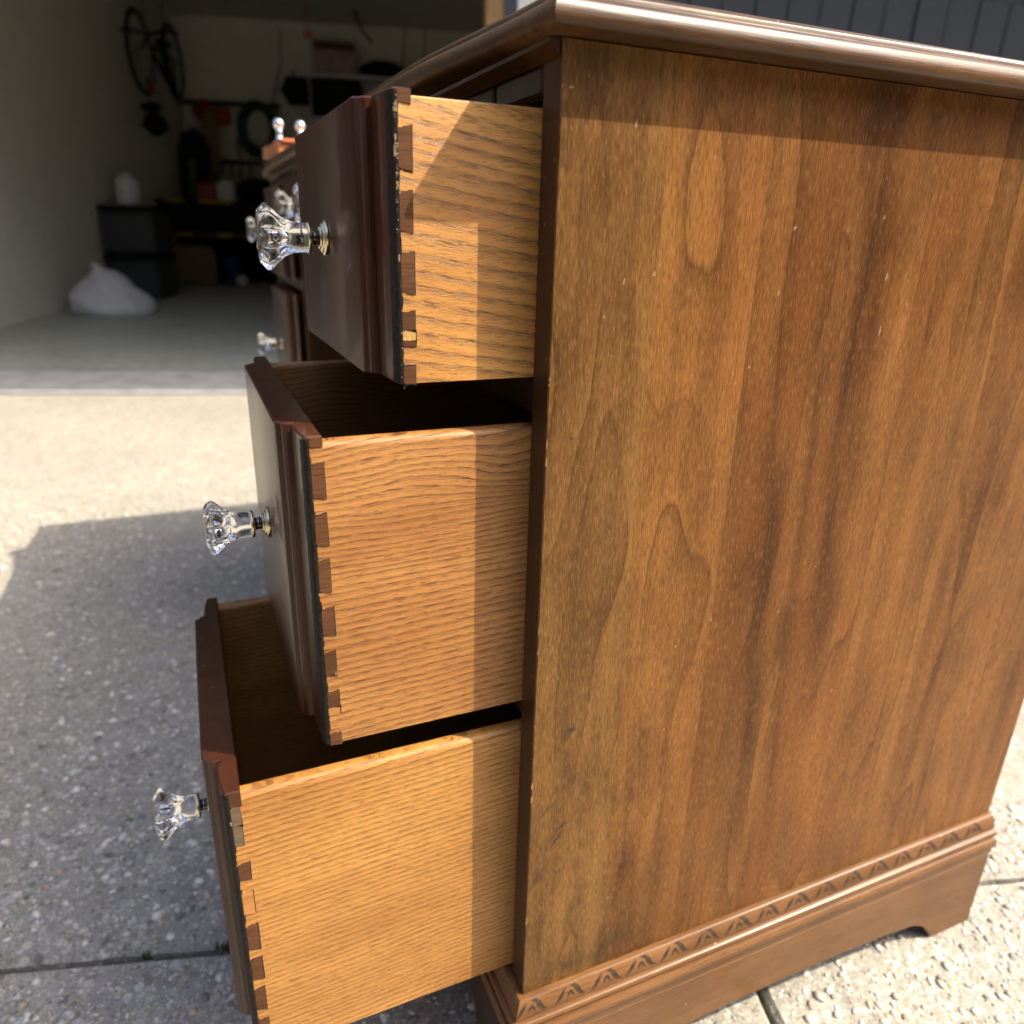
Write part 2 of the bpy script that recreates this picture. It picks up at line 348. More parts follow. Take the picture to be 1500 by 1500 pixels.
# ================================================================== SETTING
def ground():
    mb = MB(); mb.add([(-150, -150, 0), (150, -150, 0), (150, 150, 0), (-150, 150, 0)], [(0, 1, 2, 3)])
    m = NT('lawn_soil'); f = m.noise(m.P, 3, 5, .6); f2 = m.noise(m.P, 60, 4)
    m.set(color=m.mix(f, (.035, .055, .015), m.mix(f2, (.05, .075, .02), (.09, .10, .03))), rough=.95)
    mb.build('ground', m.mat, None, (0, 0, -.05), kind='structure')
ground()

# driveway: slabs of exposed-aggregate concrete with open joints
def slab(u0, u1, v0, v1, parent):
    """edges slightly ragged; top at z=0"""
    def edge(a, b, step):
        n = max(2, int((b - a) / step)); return [a + (b - a) * i / n for i in range(n)]
    near = v0 > -1.5 and u0 > -3.5
    st = .012 if near and (v1 < 1 or v0 < 1) else .25
    pts = [(u, v0) for u in edge(u0, u1, st)] + [(u1, v) for v in edge(v0, v1, st)] + [(u1 - (u - u0), v1) for u in edge(u0, u1, st)] + [(u0, v1 - (v - v0)) for v in edge(v0, v1, st)]
    out = []; cx, cy = (u0 + u1) / 2, (v0 + v1) / 2
    for (a, b) in pts:
        d = .0022 * (mnoise.noise(Vector((a * 45, b * 45, 3))) + .6 * mnoise.noise(Vector((a * 140, b * 140, 8))))
        da = d if abs(a - u0) < 1e-6 or abs(a - u1) < 1e-6 else 0; db = d if abs(b - v0) < 1e-6 or abs(b - v1) < 1e-6 else 0
        out.append((a + da, b + db))
    mb = MB(); n = len(out)
    ins = []
    for (a, b) in out:
        ins.append((a + (.005 if a < u0 + .02 else -.005 if a > u1 - .02 else 0), b + (.005 if b < v0 + .02 else -.005 if b > v1 - .02 else 0)))
    vs = [(*G(a, b, -.045),) for a, b in out] + [(*G(a, b, -.005),) for a, b in out] + [(*G(a, b, 0),) for a, b in ins]
    fs = []
    for k in (0, 1):
        for i in range(n):
            j = (i + 1) % n; fs.append((k * n + i, k * n + j, (k + 1) * n + j, (k + 1) * n + i))
    fs.append(tuple(2 * n + i for i in range(n)))
    mb.add(vs, fs)
    return mb.build('concrete_slab', M['concrete'], parent)
bed = MB(); vs = [G(-5.2, -1.6, -.03), G(6, -1.6, -.03), G(6, 2.8, -.03), G(-5.2, 2.8, -.03)]
bed.add([tuple(p) for p in vs], [(0, 1, 2, 3)])
drive = bed.build('driveway', M['soil'], None, (0, 0, 0), kind='structure')
m_ = NT('street_asphalt'); m_.set(color=m_.mix(m_.noise(m_.P, 300, 3), (.035, .035, .036), (.075, .073, .07)), rough=.9); m_.bump(m_.noise(m_.P, 260, 3), .5, .004)
st_ = MB(); st_.add([tuple(G(-40, -7.5, -.012)), tuple(G(40, -7.5, -.012)), tuple(G(40, -1.6, -.012)), tuple(G(-40, -1.6, -.012))], [(0, 1, 2, 3)]); st_.build('street', m_.mat, None, kind='structure')  # unseen dark asphalt added close behind the camera to cut bounced light
JG = .0034
for (u0, u1) in ((-5.2, -2.6), (-2.6, .236), (.236, 3.0), (3.0, 6.0)):
    for (v0, v1) in ((-1.55, .172), (.172, 2.765)):
        slab(u0 + JG, u1 - JG, v0 + JG, v1 - JG, drive)

# pebbles standing proud in the near concrete
def pebbles():
    ico = bmesh.new(); bmesh.ops.create_icosphere(ico, subdivisions=1, radius=1); ico.verts.index_update()
    V = [v.co.copy() for v in ico.verts]; F = [[v.index for v in f.verts] for f in ico.faces]; ico.free()
    mb = MB(); rnd = random.Random(3)
    zones = [(-.60, .70, -.25, .75, 17000), (-.9, .3, .75, 1.6, 9000)]
    for (x0, x1, y0, y1, n) in zones:
        for _ in range(n):
            x, y = rnd.uniform(x0, x1), rnd.uniform(y0, y1)
            p = Vector((x, y, 0)); gu, gv = p.dot(GU), p.dot(GV)
            r = min(.0058, .0013 + rnd.expovariate(1 / .0010)); big_ = rnd.random() < .05
            if big_: r = rnd.uniform(.0038, .0066)
            if abs(gu - .236) < r + .006 or abs(gv - .172) < r + .006: continue
            a, b, c = r * rnd.uniform(.7, 1.35), r * rnd.uniform(.6, 1.0), r * rnd.uniform(.35, .55)
            rot = Matrix.Rotation(rnd.uniform(0, PI), 3, 'Z')
            mi = rnd.choices(range(6), (2, .5, 3, 1, .2, 1) if big_ else (3, 2.4, 1.6, 1.6, 1.8, 1.2))[0]
            vs = []
            for q in V:
                w = rot @ Vector((q.x * a, q.y * b, q.z * c)) * (1 + .22 * rnd.uniform(-1, 1)); vs.append((x + w.x, y + w.y, c * .05 + w.z))
            mb.add(vs, F, mi, True)
    cols = [(0.4408, 0.4104, 0.3496), (0.2736, 0.2546, 0.2204), (0.5928, 0.5624, 0.4940), (0.3572, 0.2926, 0.2090), (0.1596, 0.1520, 0.1368), (0.3648, 0.3610, 0.3420)]
    me = mb.mesh('pebbles', [plain('pebble_stone', c, .75, .3, 260) for c in cols])
    link('pebbles', me, None, (0, 0, 0), kind='stuff')
pebbles()

def moss():
    mb = MB(); rnd = random.Random(5)
    spots = []
    for _ in range(5):
        u = rnd.uniform(-.33, -.02); spots.append((u, .172))
    for _ in range(9): spots.append((rnd.gauss(-.258, .004), .172 + rnd.gauss(0, .003)))
    for _ in range(2): spots.append((rnd.gauss(-.345, .012), .172))
    for _ in range(16): spots.append((.236, rnd.uniform(-.25, .16)))
    for (u, v) in spots:
        p = G(u, v, -.004)
        for _ in range(12):
            h = rnd.uniform(.003, .008); a = rnd.uniform(0, 2 * PI); r = rnd.uniform(0, .004); w = .0012
            b = p + Vector((math.cos(a) * r, math.sin(a) * r, 0)); t = b + Vector((math.cos(a) * h * .5, math.sin(a) * h * .5, h)); s_ = Vector((-math.sin(a) * w, math.cos(a) * w, 0))
            mb.add([b - s_, b + s_, t], [(0, 1, 2)])
    me = mb.mesh('moss', M['moss']); link('moss', me, None, kind='stuff')
moss()

# ================================================================== DESK
S = .0216           # recess: thickness of the side panel, drawer sides start here
W = .2500           # drawer width
ZT, ZB = .732, .130
DW, DD = 1.155, .500   # desk width and depth
desk = thing('writing_desk', 'dark walnut pedestal desk on the driveway with its three near drawers pulled open', 'desk', (.28, .57, 0))
def dp(mb, name, mat, **t): return mb.build(name, mat, desk, tuple(-c for c in desk.location), **t)

# near side panel: thin veneer face + core, and the far copies
def panel(y0, y1, face, mat):
    mb = MB(); ya, yb = (y0, y0 + .0014) if face < 0 else (y1 - .0014, y1)
    mb.box((0.0, ya, ZB), (DD, yb, ZT), .0005)
    mb.box((.0206, min(y0, y1) + (.0012 if face < 0 else .0004), ZB + .0004), (DD - .0006, max(y0, y1) - (.0004 if face < 0 else .0012), ZT - .0004))
    return dp(mb, 'side_panel', mat)
near_panel = panel(0, .0206, -1, M['veneer']); panel(.292, .310, 1, M['dark_z']); panel(.830, .848, -1, M['dark_z']); panel(DW - .0206, DW, 1, M['veneer'])
def nicks():
    mb = MB(); rnd = random.Random(4)
    def flake(x, z, w, h, mi=0):
        n = 9; p = []
        for i in range(n):
            a = 2 * PI * i / n; k = rnd.uniform(.6, 1.15); p.append((x + w * k * math.cos(a) + .3 * w * math.sin(a), -.00006, z + h * k * math.sin(a)))
        mb.add(p, [tuple(range(n))], mi)
    def scratch(x, z, dx, dz, w=.00016, mi=0):
        b = rnd.uniform(-.15, .15); pts = [(x + dx * t + b * dz * t * (1 - t), z + dz * t - b * dx * t * (1 - t)) for t in (0, .2, .4, .6, .8, 1)]
        l = math.hypot(dx, dz); vs = []
        for k, (a, c) in enumerate(pts):
            ww = w * (.2 + math.sin(PI * (k + .4) / 5.8)); vs += [(a - dz / l * ww, -.00006, c + dx / l * ww), (a + dz / l * ww, -.00006, c - dx / l * ww)]
        mb.add(vs, [(2 * i, 2 * i + 1, 2 * i + 3, 2 * i + 2) for i in range(5)], mi)
    for (x, z, w, h, mi) in NICKS: flake(x, z, w, h, mi)
    for _ in range(12): scratch(rnd.uniform(.002, .05), rnd.uniform(.45, .60), rnd.uniform(-.006, .006), rnd.uniform(.002, .010), rnd.uniform(.00004, .00009))
    for _ in range(12): scratch(rnd.uniform(.0, .36), rnd.uniform(.15, .70), rnd.gauss(0, .003), rnd.gauss(0, .006), rnd.uniform(.00006, .00014))
    for _ in range(10): scratch(rnd.uniform(.002, .022), rnd.uniform(.215, .29), rnd.uniform(.006, .016), rnd.uniform(.006, .014), rnd.uniform(.0002, .0005), 1)
    for _ in range(12):
        z = rnd.uniform(.14, .72); flake(.0004, z, rnd.uniform(.0002, .0007), rnd.uniform(.0006, .004))
    o = link('scratches', mb.mesh('scratches', [M['nick'], M['bruise']]), near_panel, kind='stuff')
M['nick'] = plain('pale_scratch', (.23, .125, .052), .6, .4, 700); M['bruise'] = plain('dark_bruise', (.030, .015, .007), .6, .3, 500)
NICKS = [(.0408, .7005, .0007, .0022, 0), (.0405, .628, .0009, .0019, 0), (.0585, .6315, .0010, .0015, 0), (.2245, .6305, .0011, .0026, 0), (.2275, .598, .0008, .0034, 0), (.1430, .6215, .0008, .0020, 0), (.1290, .5800, .0009, .0010, 0), (.0050, .7125, .0013, .0008, 0),
         (.0150, .5465, .0012, .0009, 1), (.1480, .6560, .0010, .0013, 0), (.0300, .6100, .0008, .0010, 0), (.1830, .4100, .0010, .0010, 0), (.0260, .355, .0030, .0026, 1), (.10, .40, .0007, .0012, 0), (.21, .44, .0006, .0010, 0), (.25, .33, .0008, .0012, 0)]
nicks()
mb = MB(); mb.box((.0005, .0016, ZB), (.0202, S - .0006, ZT - .0005), .0009); dp(mb, 'stile', M['dark_z'])
mb = MB(); mb.box((.0008, .2722, ZB), (.0202, .2918, ZT - .0005), .0009); dp(mb, 'stile', M['dark_z'])
mb = MB(); mb.box((.0008, .8482, ZB), (.0202, .868, ZT - .0005), .0009); dp(mb, 'stile', M['dark_z'])
mb = MB(); mb.box((.0008, DW - .0198, ZB), (.0202, DW - .001, ZT - .0005), .0009); dp(mb, 'stile', M['dark_z'])
# rails between drawers, both pedestals
for (ya, yb) in ((S, .2718), (.8684, DW - .020)):
    for (za, zb) in ((.5545, .5735), (.3535, .3675), (.1304, .1352)):
        mb = MB(); mb.box((.004, ya, za), (.024, yb, zb), .0012); dp(mb, 'rail', M['dark_y'])
# frieze below the top, with raised blocks and grooves
mb = MB()
mb.box((.0045, S + .0002, .7115), (.016, .2716, .7314), .0008)
for (a, b) in ((S + .005, .0855), (.0905, .20), (.205, .268)): mb.box((.0022, a, .7125), (.0075, b, .7305), .0014)
dp(mb, 'frieze', M['dark_y'])
mb = MB(); mb.box((.0045, .868, .7115), (.016, DW - .0202, .7314), .0008); dp(mb, 'frieze', M['dark_y'])
# runners seen inside, dust boards, back panels
for (ya, yb) in ((S, .2918), (.8482, DW - .0208)):
    for z in (.553, .353):
        mb = MB(); mb.box((.0244, ya + .0004, z + .002), (DD - .03, yb - .0004, z + .012)); dp(mb, 'dust_board', M['dark_y'])
    mb = MB(); mb.box((DD - .012, ya + .0004, ZB), (DD - .002, yb - .0004, ZT - .001)); dp(mb, 'back_panel', M['dark_z'])
for (ya, yb) in ((S, .2918), (.8482, DW - .0208)):
    mb = MB(); mb.box((.02, ya, .118), (DD - .013, yb, .1298)); dp(mb, 'bottom_board', M['dark_y'])

# desktop: outline gently bowed at the front, moulded edge swept round it
def outline():
    pts = []
    def xf(t):      # front overhang
        e = min(t, DW - t); k = max(0, min(1, (e + .017) / .22)); k = k * k * (3 - 2 * k)
        return -(.0125 + .0125 * k)
    ys = [-.0165 + (DW + .033) * i / 60 for i in range(61)]
    for y in ys: pts.append((xf(y), y))
    pts.append((DD + .017, DW + .0165)); pts.append((DD + .017, -.0165))
    return pts
def desktop():
    base = outline(); n = len(base)
    nor = []
    for i in range(n):
        p, q, r = Vector(base[i - 1]), Vector(base[i]), Vector(base[(i + 1) % n])
        a = (q - p).normalized(); b = (r - q).normalized()
        na, nb = Vector((-a.y, a.x)), Vector((-b.y, b.x))
        h = (na + nb).normalized(); h = h / max(.35, h.dot(na)); nor.append(h)     # outward is left of travel
    prof = [(.0040, .7322), (.0018, .7330), (.0005, .7346), (0, .7368), (.0004, .7396), (.0016, .7422), (.0034, .7441), (.0052, .7450),
            (.0056, .7452), (.0058, .7466), (.0066, .7482), (.0084, .7492), (.0105, .7496), (.0125, .7497)]
    mb = MB(); vs = []
    for (ins, z) in prof:
        for i in range(n): vs.append((base[i][0] + -ins * nor[i].x * (-1 if False else 1), base[i][1] - ins * nor[i].y, z))
    fs = []
    for k in range(len(prof) - 1):
        for i in range(n):
            j = (i + 1) % n; fs.append((k * n + i, k * n + j, (k + 1) * n + j, (k + 1) * n + i))
    fs.append(tuple(range(n))); fs.append(tuple((len(prof) - 1) * n + i for i in range(n)))
    mb.add(vs, fs); o = dp(mb, 'desktop', M['top']); autosmooth(o, 40)
    # inset line of the top and a cove under the front edge
    mb = MB()
    pf = [(.0, .7318), (-.006, .7318), (-.0055, .7300), (-.003, .7275), (-.0008, .7255), (.0, .7245)]
    vs = []; K = 2
    for y in (S * .1, DW - .002):
        for (x, z) in pf: vs.append((x + .0003, y, z))
    m_ = len(pf); fs = [(i, i + 1, m_ + i + 1, m_ + i) for i in range(m_ - 1)] + [tuple(range(m_)), tuple(range(m_, 2 * m_))]
    mb.add(vs, fs); dp(mb, 'cove_moulding', M['dark_y'])
desktop()

# ---- drawers
KNOB_GLASS = None; KNOB_BASE = None
def knob_meshes():
    n = 64; petals = 8
    prof = [(.0012, -.0398), (.0060, -.0403), (.0110, -.0404), (.0146, -.0396), (.0166, -.0380), (.0174, -.0360), (.0173, -.0343), (.0162, -.0325), (.0146, -.0305), (.0128, -.0284), (.0113, -.0262),
            (.0102, -.0240), (.0094, -.0216), (.0088, -.0192), (.0085, -.0165), (.0084, -.0140), (.0085, -.0122), (.0020, -.0121)]
    def rad(t, r, h):
        k = max(0, min(1, (-h - .0200) / .012)); return r * (1 + .15 * k * (abs(math.cos(petals / 2 * t)) - .62) * 1.5 if r > .004 else 1)
    g = MB(); g.lathe(prof, n, 'x', 0, None, rad); me = g.mesh('knob', M['glass'])
    bm = bmesh.new(); bm.from_mesh(me); bmesh.ops.recalc_face_normals(bm, faces=bm.faces)
    # pressed star of dimples on the face
    for v in bm.verts:
        if v.co.x < -.0370:
            r = math.hypot(v.co.y, v.co.z); t = math.atan2(v.co.z, v.co.y); v.co.x += .0016 * max(0, math.cos(petals * t)) * min(1, r / .008)
    bm.to_mesh(me); bm.free()
    b = MB()
    b.lathe([(.0020, -.01205), (.0088, -.0120), (.0091, -.0113), (.0091, -.0104), (.0086, -.0099), (.0060, -.0096), (.0042, -.0094)], 40, 'x', 0)
    b.lathe([(.0041, -.0094), (.0040, -.0070), (.0041, -.0050)], 28, 'x', 1)
    b.lathe([(.0050, -.0052), (.0062, -.0050), (.0066, -.0043), (.0067, -.0038), (.0080, -.0036), (.0084, -.0030), (.0085, -.0025), (.0097, -.0022), (.0102, -.0015), (.0103, -.0004), (.0100, .0003)], 44, 'x', 0)
    mb_ = b.mesh('knob_base', [M['brass'], M['gun']])
    return me, mb_
KG, KB = knob_meshes()
def front_poly(yl, yr):
    """plan of a drawer front, x measured outwards (negative) from its inner face"""
    L = [(-.0069, yl), (-.0082, yl + .0002), (-.0089, yl + .0012), (-.0098, yl + .006), (-.0108, yl + .014), (-.0112, yl + .022), (-.0114, yl + .0290), (-.0092, yl + .0300), (-.0094, yl + .0314), (-.0135, yl + .0318), (-.0152, yl + .0330),
         (-.0160, yl + .0348), (-.0168, yl + .0352), (-.0184, yl + .0362), (-.0192, yl + .0382)]
    return L
def drawer_front(mb, d, yl, yr, z0, z1, ov=.0085, mi=0):
    L = front_poly(yl, yr); c = (yl + yr) / 2
    R = [(x, 2 * c - y) for x, y in L][::-1]
    poly = L + R + [(-.0069, yr - .0118), (0, yr - .0118), (0, yl + .0118), (-.0069, yl + .0118)]
    poly = [(x - d, y) for x, y in poly]
    zc = z1 - ov; full = [(x - d, y) for x, y in L + R + [(-.0069, yr - .0001), (0, yr - .0001), (0, yl + .0001), (-.0069, yl + .0001)]]
    mb.prism(poly, z0, zc, 'xy', .0011, mi, ends=(0,)); mb.prism(full, zc, z1, 'xy', .0009, mi, ends=(1,))

PINS = {0: [(.7085, .7034, 'pin'), (.6925, .6765, 'pin'), (.6657, .6498, 'pin'), (.6384, .6217, 'pin'), (.6117, .6030, 'pin'), (.6028, .5981, 'filler'), (.5980, .5953, 'pin'), (.5848, .5768, 'pin')],
        1: [(.5520, .5477, 'pin'), (.5373, .5211, 'pin'), (.5103, .4950, 'pin'), (.4848, .4680, 'pin'), (.4563, .4414, 'pin'), (.4298, .4155, 'pin'), (.4041, .3946, 'pin'), (.3940, .3892, 'pin_pale'), (.3762, .3690, 'pin')],
        2: [(.3510, .3428, 'pin'), (.3415, .3290, 'pin_grey'), (.3280, .3150, 'pin_grey'), (.2998, .2884, 'pin'), (.2774, .2619, 'pin_pale'), (.2507, .2330, 'pin'), (.2228, .2068, 'pin'), (.1974, .1800, 'pin'), (.1697, .1560, 'pin'), (.1440, .1372, 'pin')]}
def open_drawer(k, d, zb, zt, oak, ov, rnd_top, lab):
    root_loc = tuple(-c for c in desk.location)
    yl, yr = S, S + W; t = .0112; mb = MB()
    xe = .44 - d
    def side(y0, y1):
        r = .0042 if rnd_top else .0010
        y0_, y1_ = y0, y1; pr = [(y0_, zb), (y0_, zt - r)]
        for i in range(1, 6): a = PI / 2 * i / 6; pr.append((y0_ + r * (1 - math.cos(a)), zt - r + r * math.sin(a)))
        pr += [(y0_ + r, zt), (y1_ - r, zt)]
        for i in range(1, 6): a = PI / 2 * i / 6; pr.append((y1_ - r + r * math.sin(a), zt - r + r * math.cos(a)))
        pr += [(y1_, zt - r), (y1_, zb)]
        mb.prism(pr, -d - .0066, xe, 'yz')
    side(yl, yl + t); side(yr - t, yr)
    mb.box((xe - .011, yl + t + .0002, zb + .012), (xe, yr - t - .0002, zt - .004))
    mb.box((-d + .0003, yl + t + .0002, zb + .007), (xe - .0112, yr - t - .0002, zb + .012))
    dr = mb.build('drawer', M[oak], desk, root_loc, label=lab); autosmooth(dr, 30)
    # front
    f = MB(); L = front_poly(yl, yr)
    drawer_front(f, d, yl - .0004, yr + (.016, .009, .003)[k], zb - .0006, zt + ov, ov - .0002)
    fo = f.build('drawer_front', M['front'], dr); autosmooth(fo, 28)
    # worn black arris down the end of the front, with raw chips
    a = MB(); rr = random.Random(k + 2)
    nseg = 60; z0, z1 = zb, zt + ov - .002; vs = []; 
    for i in range(nseg + 1):
        z = z0 + (z1 - z0) * i / nseg
        e = .0003 * mnoise.noise(Vector((z * 260, k, 0))); 
        vs += [(-d - .0066 + e, yl - .0006, z), (-d - .0086, yl - .0006, z), (-d - .0096, yl + .0012, z), (-d - .0104 - e, yl + .0052 + 4 * e, z)]
    fs = []; 
    for i in range(nseg):
        for j in range(3): fs.append((i * 4 + j, i * 4 + j + 1, i * 4 + j + 5, i * 4 + j + 4))
    a.add(vs, fs, 0, True)
    chips = 55 if k == 0 else 3 if k == 2 else 1
    for _ in range(chips):
        z = rr.uniform(z0 + (.55 if k == 0 else 0) * (z1 - z0), z1 - .004) if rr.random() < .8 else rr.uniform(z0, z1)
        h = rr.uniform(.0002, .0005) + rr.expovariate(1 / .0005); w = rr.uniform(.0002, .0008); x = -d - .0066 - rr.uniform(0, .0013)
        a.box((x - w, yl - .00085, z - h), (x + w * .4, yl - .0004, z + h), .0002, 1 if rr.random() < .7 else 2)
    a.build('worn_edge', [M['worn'], M['chip'], M['crack']], dr)
    # pins of the half-blind dovetails
    for (pz1, pz0, kind) in PINS[k]:
        h = pz1 - pz0; q = MB(); fl = h * .10; j = lambda s_=.0003: rr.uniform(-s_, s_)
        xl, xr = -d - .0064, -d
        if kind == 'pin_grey': xr -= .0012
        def jag(z, zs, sgn):       # ragged edge from (xl) to (xr)
            return [(xl + (xr - xl) * i / 6, z + sgn * zs * i / 6 + j(.00022)) for i in range(7)]
        lo = jag(pz0, fl, -1); hi = jag(pz1, fl, 1)
        poly = lo + hi[::-1]
        c = ((xl + xr) / 2, (pz0 + pz1) / 2)
        gr, gt_, gb = rr.choice((.0001, .0003, .0007)), rr.choice((.0001, .0002, .0008)), rr.choice((.0001, .0002, .0007))
        big = [(x + (gr if x > c[0] else -.0002) + j(.00025), z + (gt_ if z > c[1] else -gb) + j(.00035)) for x, z in poly]
        if pz1 < zt: q.prism(big, yl - .00012, yl + .002, 'xz', 0, 1)
        q.prism(poly, yl - .00046, yl + .002, 'xz', 0, 0)
        q.build('dovetail_pin', [M[kind], M['crack']], dr)
    # ragged glue line between tails and front
    g = MB()
    for _ in range(46):
        z = rr.uniform(zb, zt); h = rr.uniform(.0008, .004); w = rr.uniform(.00015, .00045)
        x = -d - .0064 + rr.uniform(-.0002, .0004)
        g.prism([(x - w, z - h), (x + w * .6, z - h * .8), (x + w, z), (x + w * .5, z + h), (x - w, z + h * .8)], yl - .00036, yl + .0002, 'xz', 0, rr.choice((0, 0, 1)))
    g.build('joint_line', [M['crack'], M['pin']], dr, kind='stuff')
    # knob
    kz = (zb + zt) / 2 + (.0022 if k == 0 else .0037); ky = (yl + yr) / 2
    for nm, me in (('knob', KG), ('knob_base', KB)):
        link(nm, me, dr, (-d - .0192, ky, kz))
    return dr
open_drawer(0, .0646, .5767, .7064, 'oak1', .0028, False, 'top drawer of the near pedestal, pulled out least')
open_drawer(1, .1136, .3696, .5497, 'oak2', .0034, True, 'middle drawer of the near pedestal, half open')
open_drawer(2, .1716, .1370, .3491, 'oak3', .0034, True, 'deep bottom drawer of the near pedestal, pulled out furthest')
def closed_drawer(yl, yr, zb, zt, knobs, lab):
    f = MB(); drawer_front(f, 0, yl, yr, zb, zt)
    dr = dp(f, 'drawer', M['front'], label=lab); autosmooth(dr, 28)
    for ky in knobs:
        for nm, me in (('knob', KG), ('knob_base', KB)): link(nm, me, dr, (-.0192, ky, (zb + zt) / 2 + .002))
for (zb, zt, nm) in ((.5760, .7095, 'top'), (.3690, .5530, 'middle'), (.1360, .3525, 'bottom')):
    closed_drawer(.868, 1.134, zb, zt, (1.0,), 'closed %s drawer of the far pedestal' % nm)
closed_drawer(.311, .829, .628, .7095, (.455, .60), 'closed wide drawer over the kneehole')
mb = MB(); mb.box((.0045, .3105, .7115), (.016, .8295, .7314), .0008); mb.box((.004, .3105, .612), (.024, .8295, .6262), .001); dp(mb, 'kneehole_rail', M['dark_y'])

# ---- base: moulding with carved leaves, apron with bracket feet
MOULD = [(0, .1300), (.0030, .1299), (.0044, .1290), (.0062, .1262), (.0078, .1226), (.0086, .1194), (.0088, .1178), (.0078, .1166), (.0098, .1160), (.0116, .1150), (.0126, .1130), (.0120, .1108), (.0106, .1098), (.0106, .1082),
         (.0132, .1074), (.0148, .1052), (.0150, .1022), (.0142, .0992), (.0126, .0976), (.0120, .0972), (.0120, .090), (-.004, .090), (-.004, .1296)]
def base(y0, y1):
    mb = MB(); n = len(MOULD); vs = []; fs = []
    def ring(px, py, sx, sy):
        for (o, z) in MOULD: vs.append((px - o * sx, py + o * sy, z))
    ring(DD, y0, 0, -1); ring(0, y0, 1, -1); ring(0, y1, 1, 1); ring(DD, y1, 0, 1)
    for k in range(3):
        for i in range(n): j = (i + 1) % n; fs.append((k * n + i, k * n + j, (k + 1) * n + j, (k + 1) * n + i))
    fs += [tuple(range(n)), tuple(3 * n + i for i in range(n))]
    mb.add(vs, fs); o = dp(mb, 'base_moulding', M['apron']); autosmooth(o, 32)
    def arch(a0, a1, foot, zt_):       # outline of an apron with bracket feet
        p = [(a0, 0), (a0 + foot * .62, 0), (a0 + foot * .68, .010), (a0 + foot * .80, .022), (a0 + foot, .030), (a0 + foot * 1.5, .0345), (a0 + foot * 2.2, .0372)]
        m_ = [(a1 - (x - a0), z) for x, z in p][::-1]
        return p + m_ + [(a1, zt_), (a0, zt_)]
    for (ya, yb) in ((y0 - .012, y0 + .008), (y1 - .008, y1 + .012)):
        mb = MB(); mb.prism(arch(-.012, DD, .09, .0898), ya, yb, 'xz', .0012); dp(mb, 'apron', M['apron'])
    mb = MB(); pa = [(y0 - .0115, 0), (y0 + .058, 0), (y0 + .060, .03), (y0 + .072, .050), (y0 + .10, .060)]
    pb = [(y0 + y1 - y, z) for y, z in pa][::-1]
    mb.prism(pa + pb + [(y1 + .0115, .0898), (y0 - .0115, .0898)], -.012, .008, 'yz', .0012); dp(mb, 'apron', M['dark_y'])
    for (fa, fb_) in ((y0 + .0082, y0 + .05), (y1 - .05, y1 - .0082)):
        mb = MB(); mb.box((DD - .03, fa, 0), (DD - .01, fb_, .1), .001); dp(mb, 'foot', M['dark_z'])
base(0, .310); base(.830, DW)
# carved leaf tips on the ovolo
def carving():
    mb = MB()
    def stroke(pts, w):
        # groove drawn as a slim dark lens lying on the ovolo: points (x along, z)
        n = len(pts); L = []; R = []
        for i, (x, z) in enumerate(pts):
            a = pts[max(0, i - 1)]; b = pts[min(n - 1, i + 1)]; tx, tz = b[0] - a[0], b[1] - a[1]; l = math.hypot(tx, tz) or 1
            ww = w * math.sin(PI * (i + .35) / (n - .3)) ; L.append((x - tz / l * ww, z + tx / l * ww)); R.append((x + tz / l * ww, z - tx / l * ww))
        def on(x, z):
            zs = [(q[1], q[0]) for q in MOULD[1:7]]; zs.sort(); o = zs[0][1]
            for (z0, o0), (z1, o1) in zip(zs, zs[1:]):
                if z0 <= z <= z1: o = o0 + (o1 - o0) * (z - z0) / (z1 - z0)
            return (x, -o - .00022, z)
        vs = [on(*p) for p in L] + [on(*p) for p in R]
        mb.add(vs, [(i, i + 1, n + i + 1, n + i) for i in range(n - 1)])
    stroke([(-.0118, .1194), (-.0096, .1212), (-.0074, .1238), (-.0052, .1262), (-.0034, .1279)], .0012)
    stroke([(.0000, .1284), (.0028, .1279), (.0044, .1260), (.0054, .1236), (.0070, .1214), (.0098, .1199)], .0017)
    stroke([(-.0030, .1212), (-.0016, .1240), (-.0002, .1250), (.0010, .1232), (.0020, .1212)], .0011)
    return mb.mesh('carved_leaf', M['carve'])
M['carve'] = plain('carved_shadow_glaze', (.024, .012, .005), .55, .8, 300)  # dark stain set in the carved grooves
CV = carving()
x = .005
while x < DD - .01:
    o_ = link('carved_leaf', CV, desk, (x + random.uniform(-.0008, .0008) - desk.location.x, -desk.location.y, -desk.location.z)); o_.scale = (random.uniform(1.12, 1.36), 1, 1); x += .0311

# things lying on the desktop
bx = thing('wooden_block', 'small reddish wooden block with chrome ball-topped posts lying on the far end of the desktop', 'wooden block', (.017, .98, .7497), .12)
M['redwood'] = mat_dark('red_varnished_wood', 'x', base=(.36, .10, .035), hi=(.50, .17, .06), lo=(.2, .05, .02), rough=.25, coat=.6, wear=.3)
mb = MB(); mb.box((-.035, -.05, 0), (.10, .05, .018), .002); mb.build('block', M['redwood'], bx)
mb = MB(); mb.box((-.030, -.055, .0182), (.10, .0, .0235), .001); mb.build('lid', M['redwood'], bx)
for i, (px_, py_) in enumerate(((-.016, .01), (.018, .012), (.050, .016))):
    q = MB(); q.lathe([(.0072, .018), (.0072, .024), (.0050, .026), (.0046, .038), (.0052, .043)], 20, 'z', 0); q.sphere((0, 0, .049), .0085, 18, 12, 0)
    q.build('post', M['chrome'], bx, (px_, py_, 0))

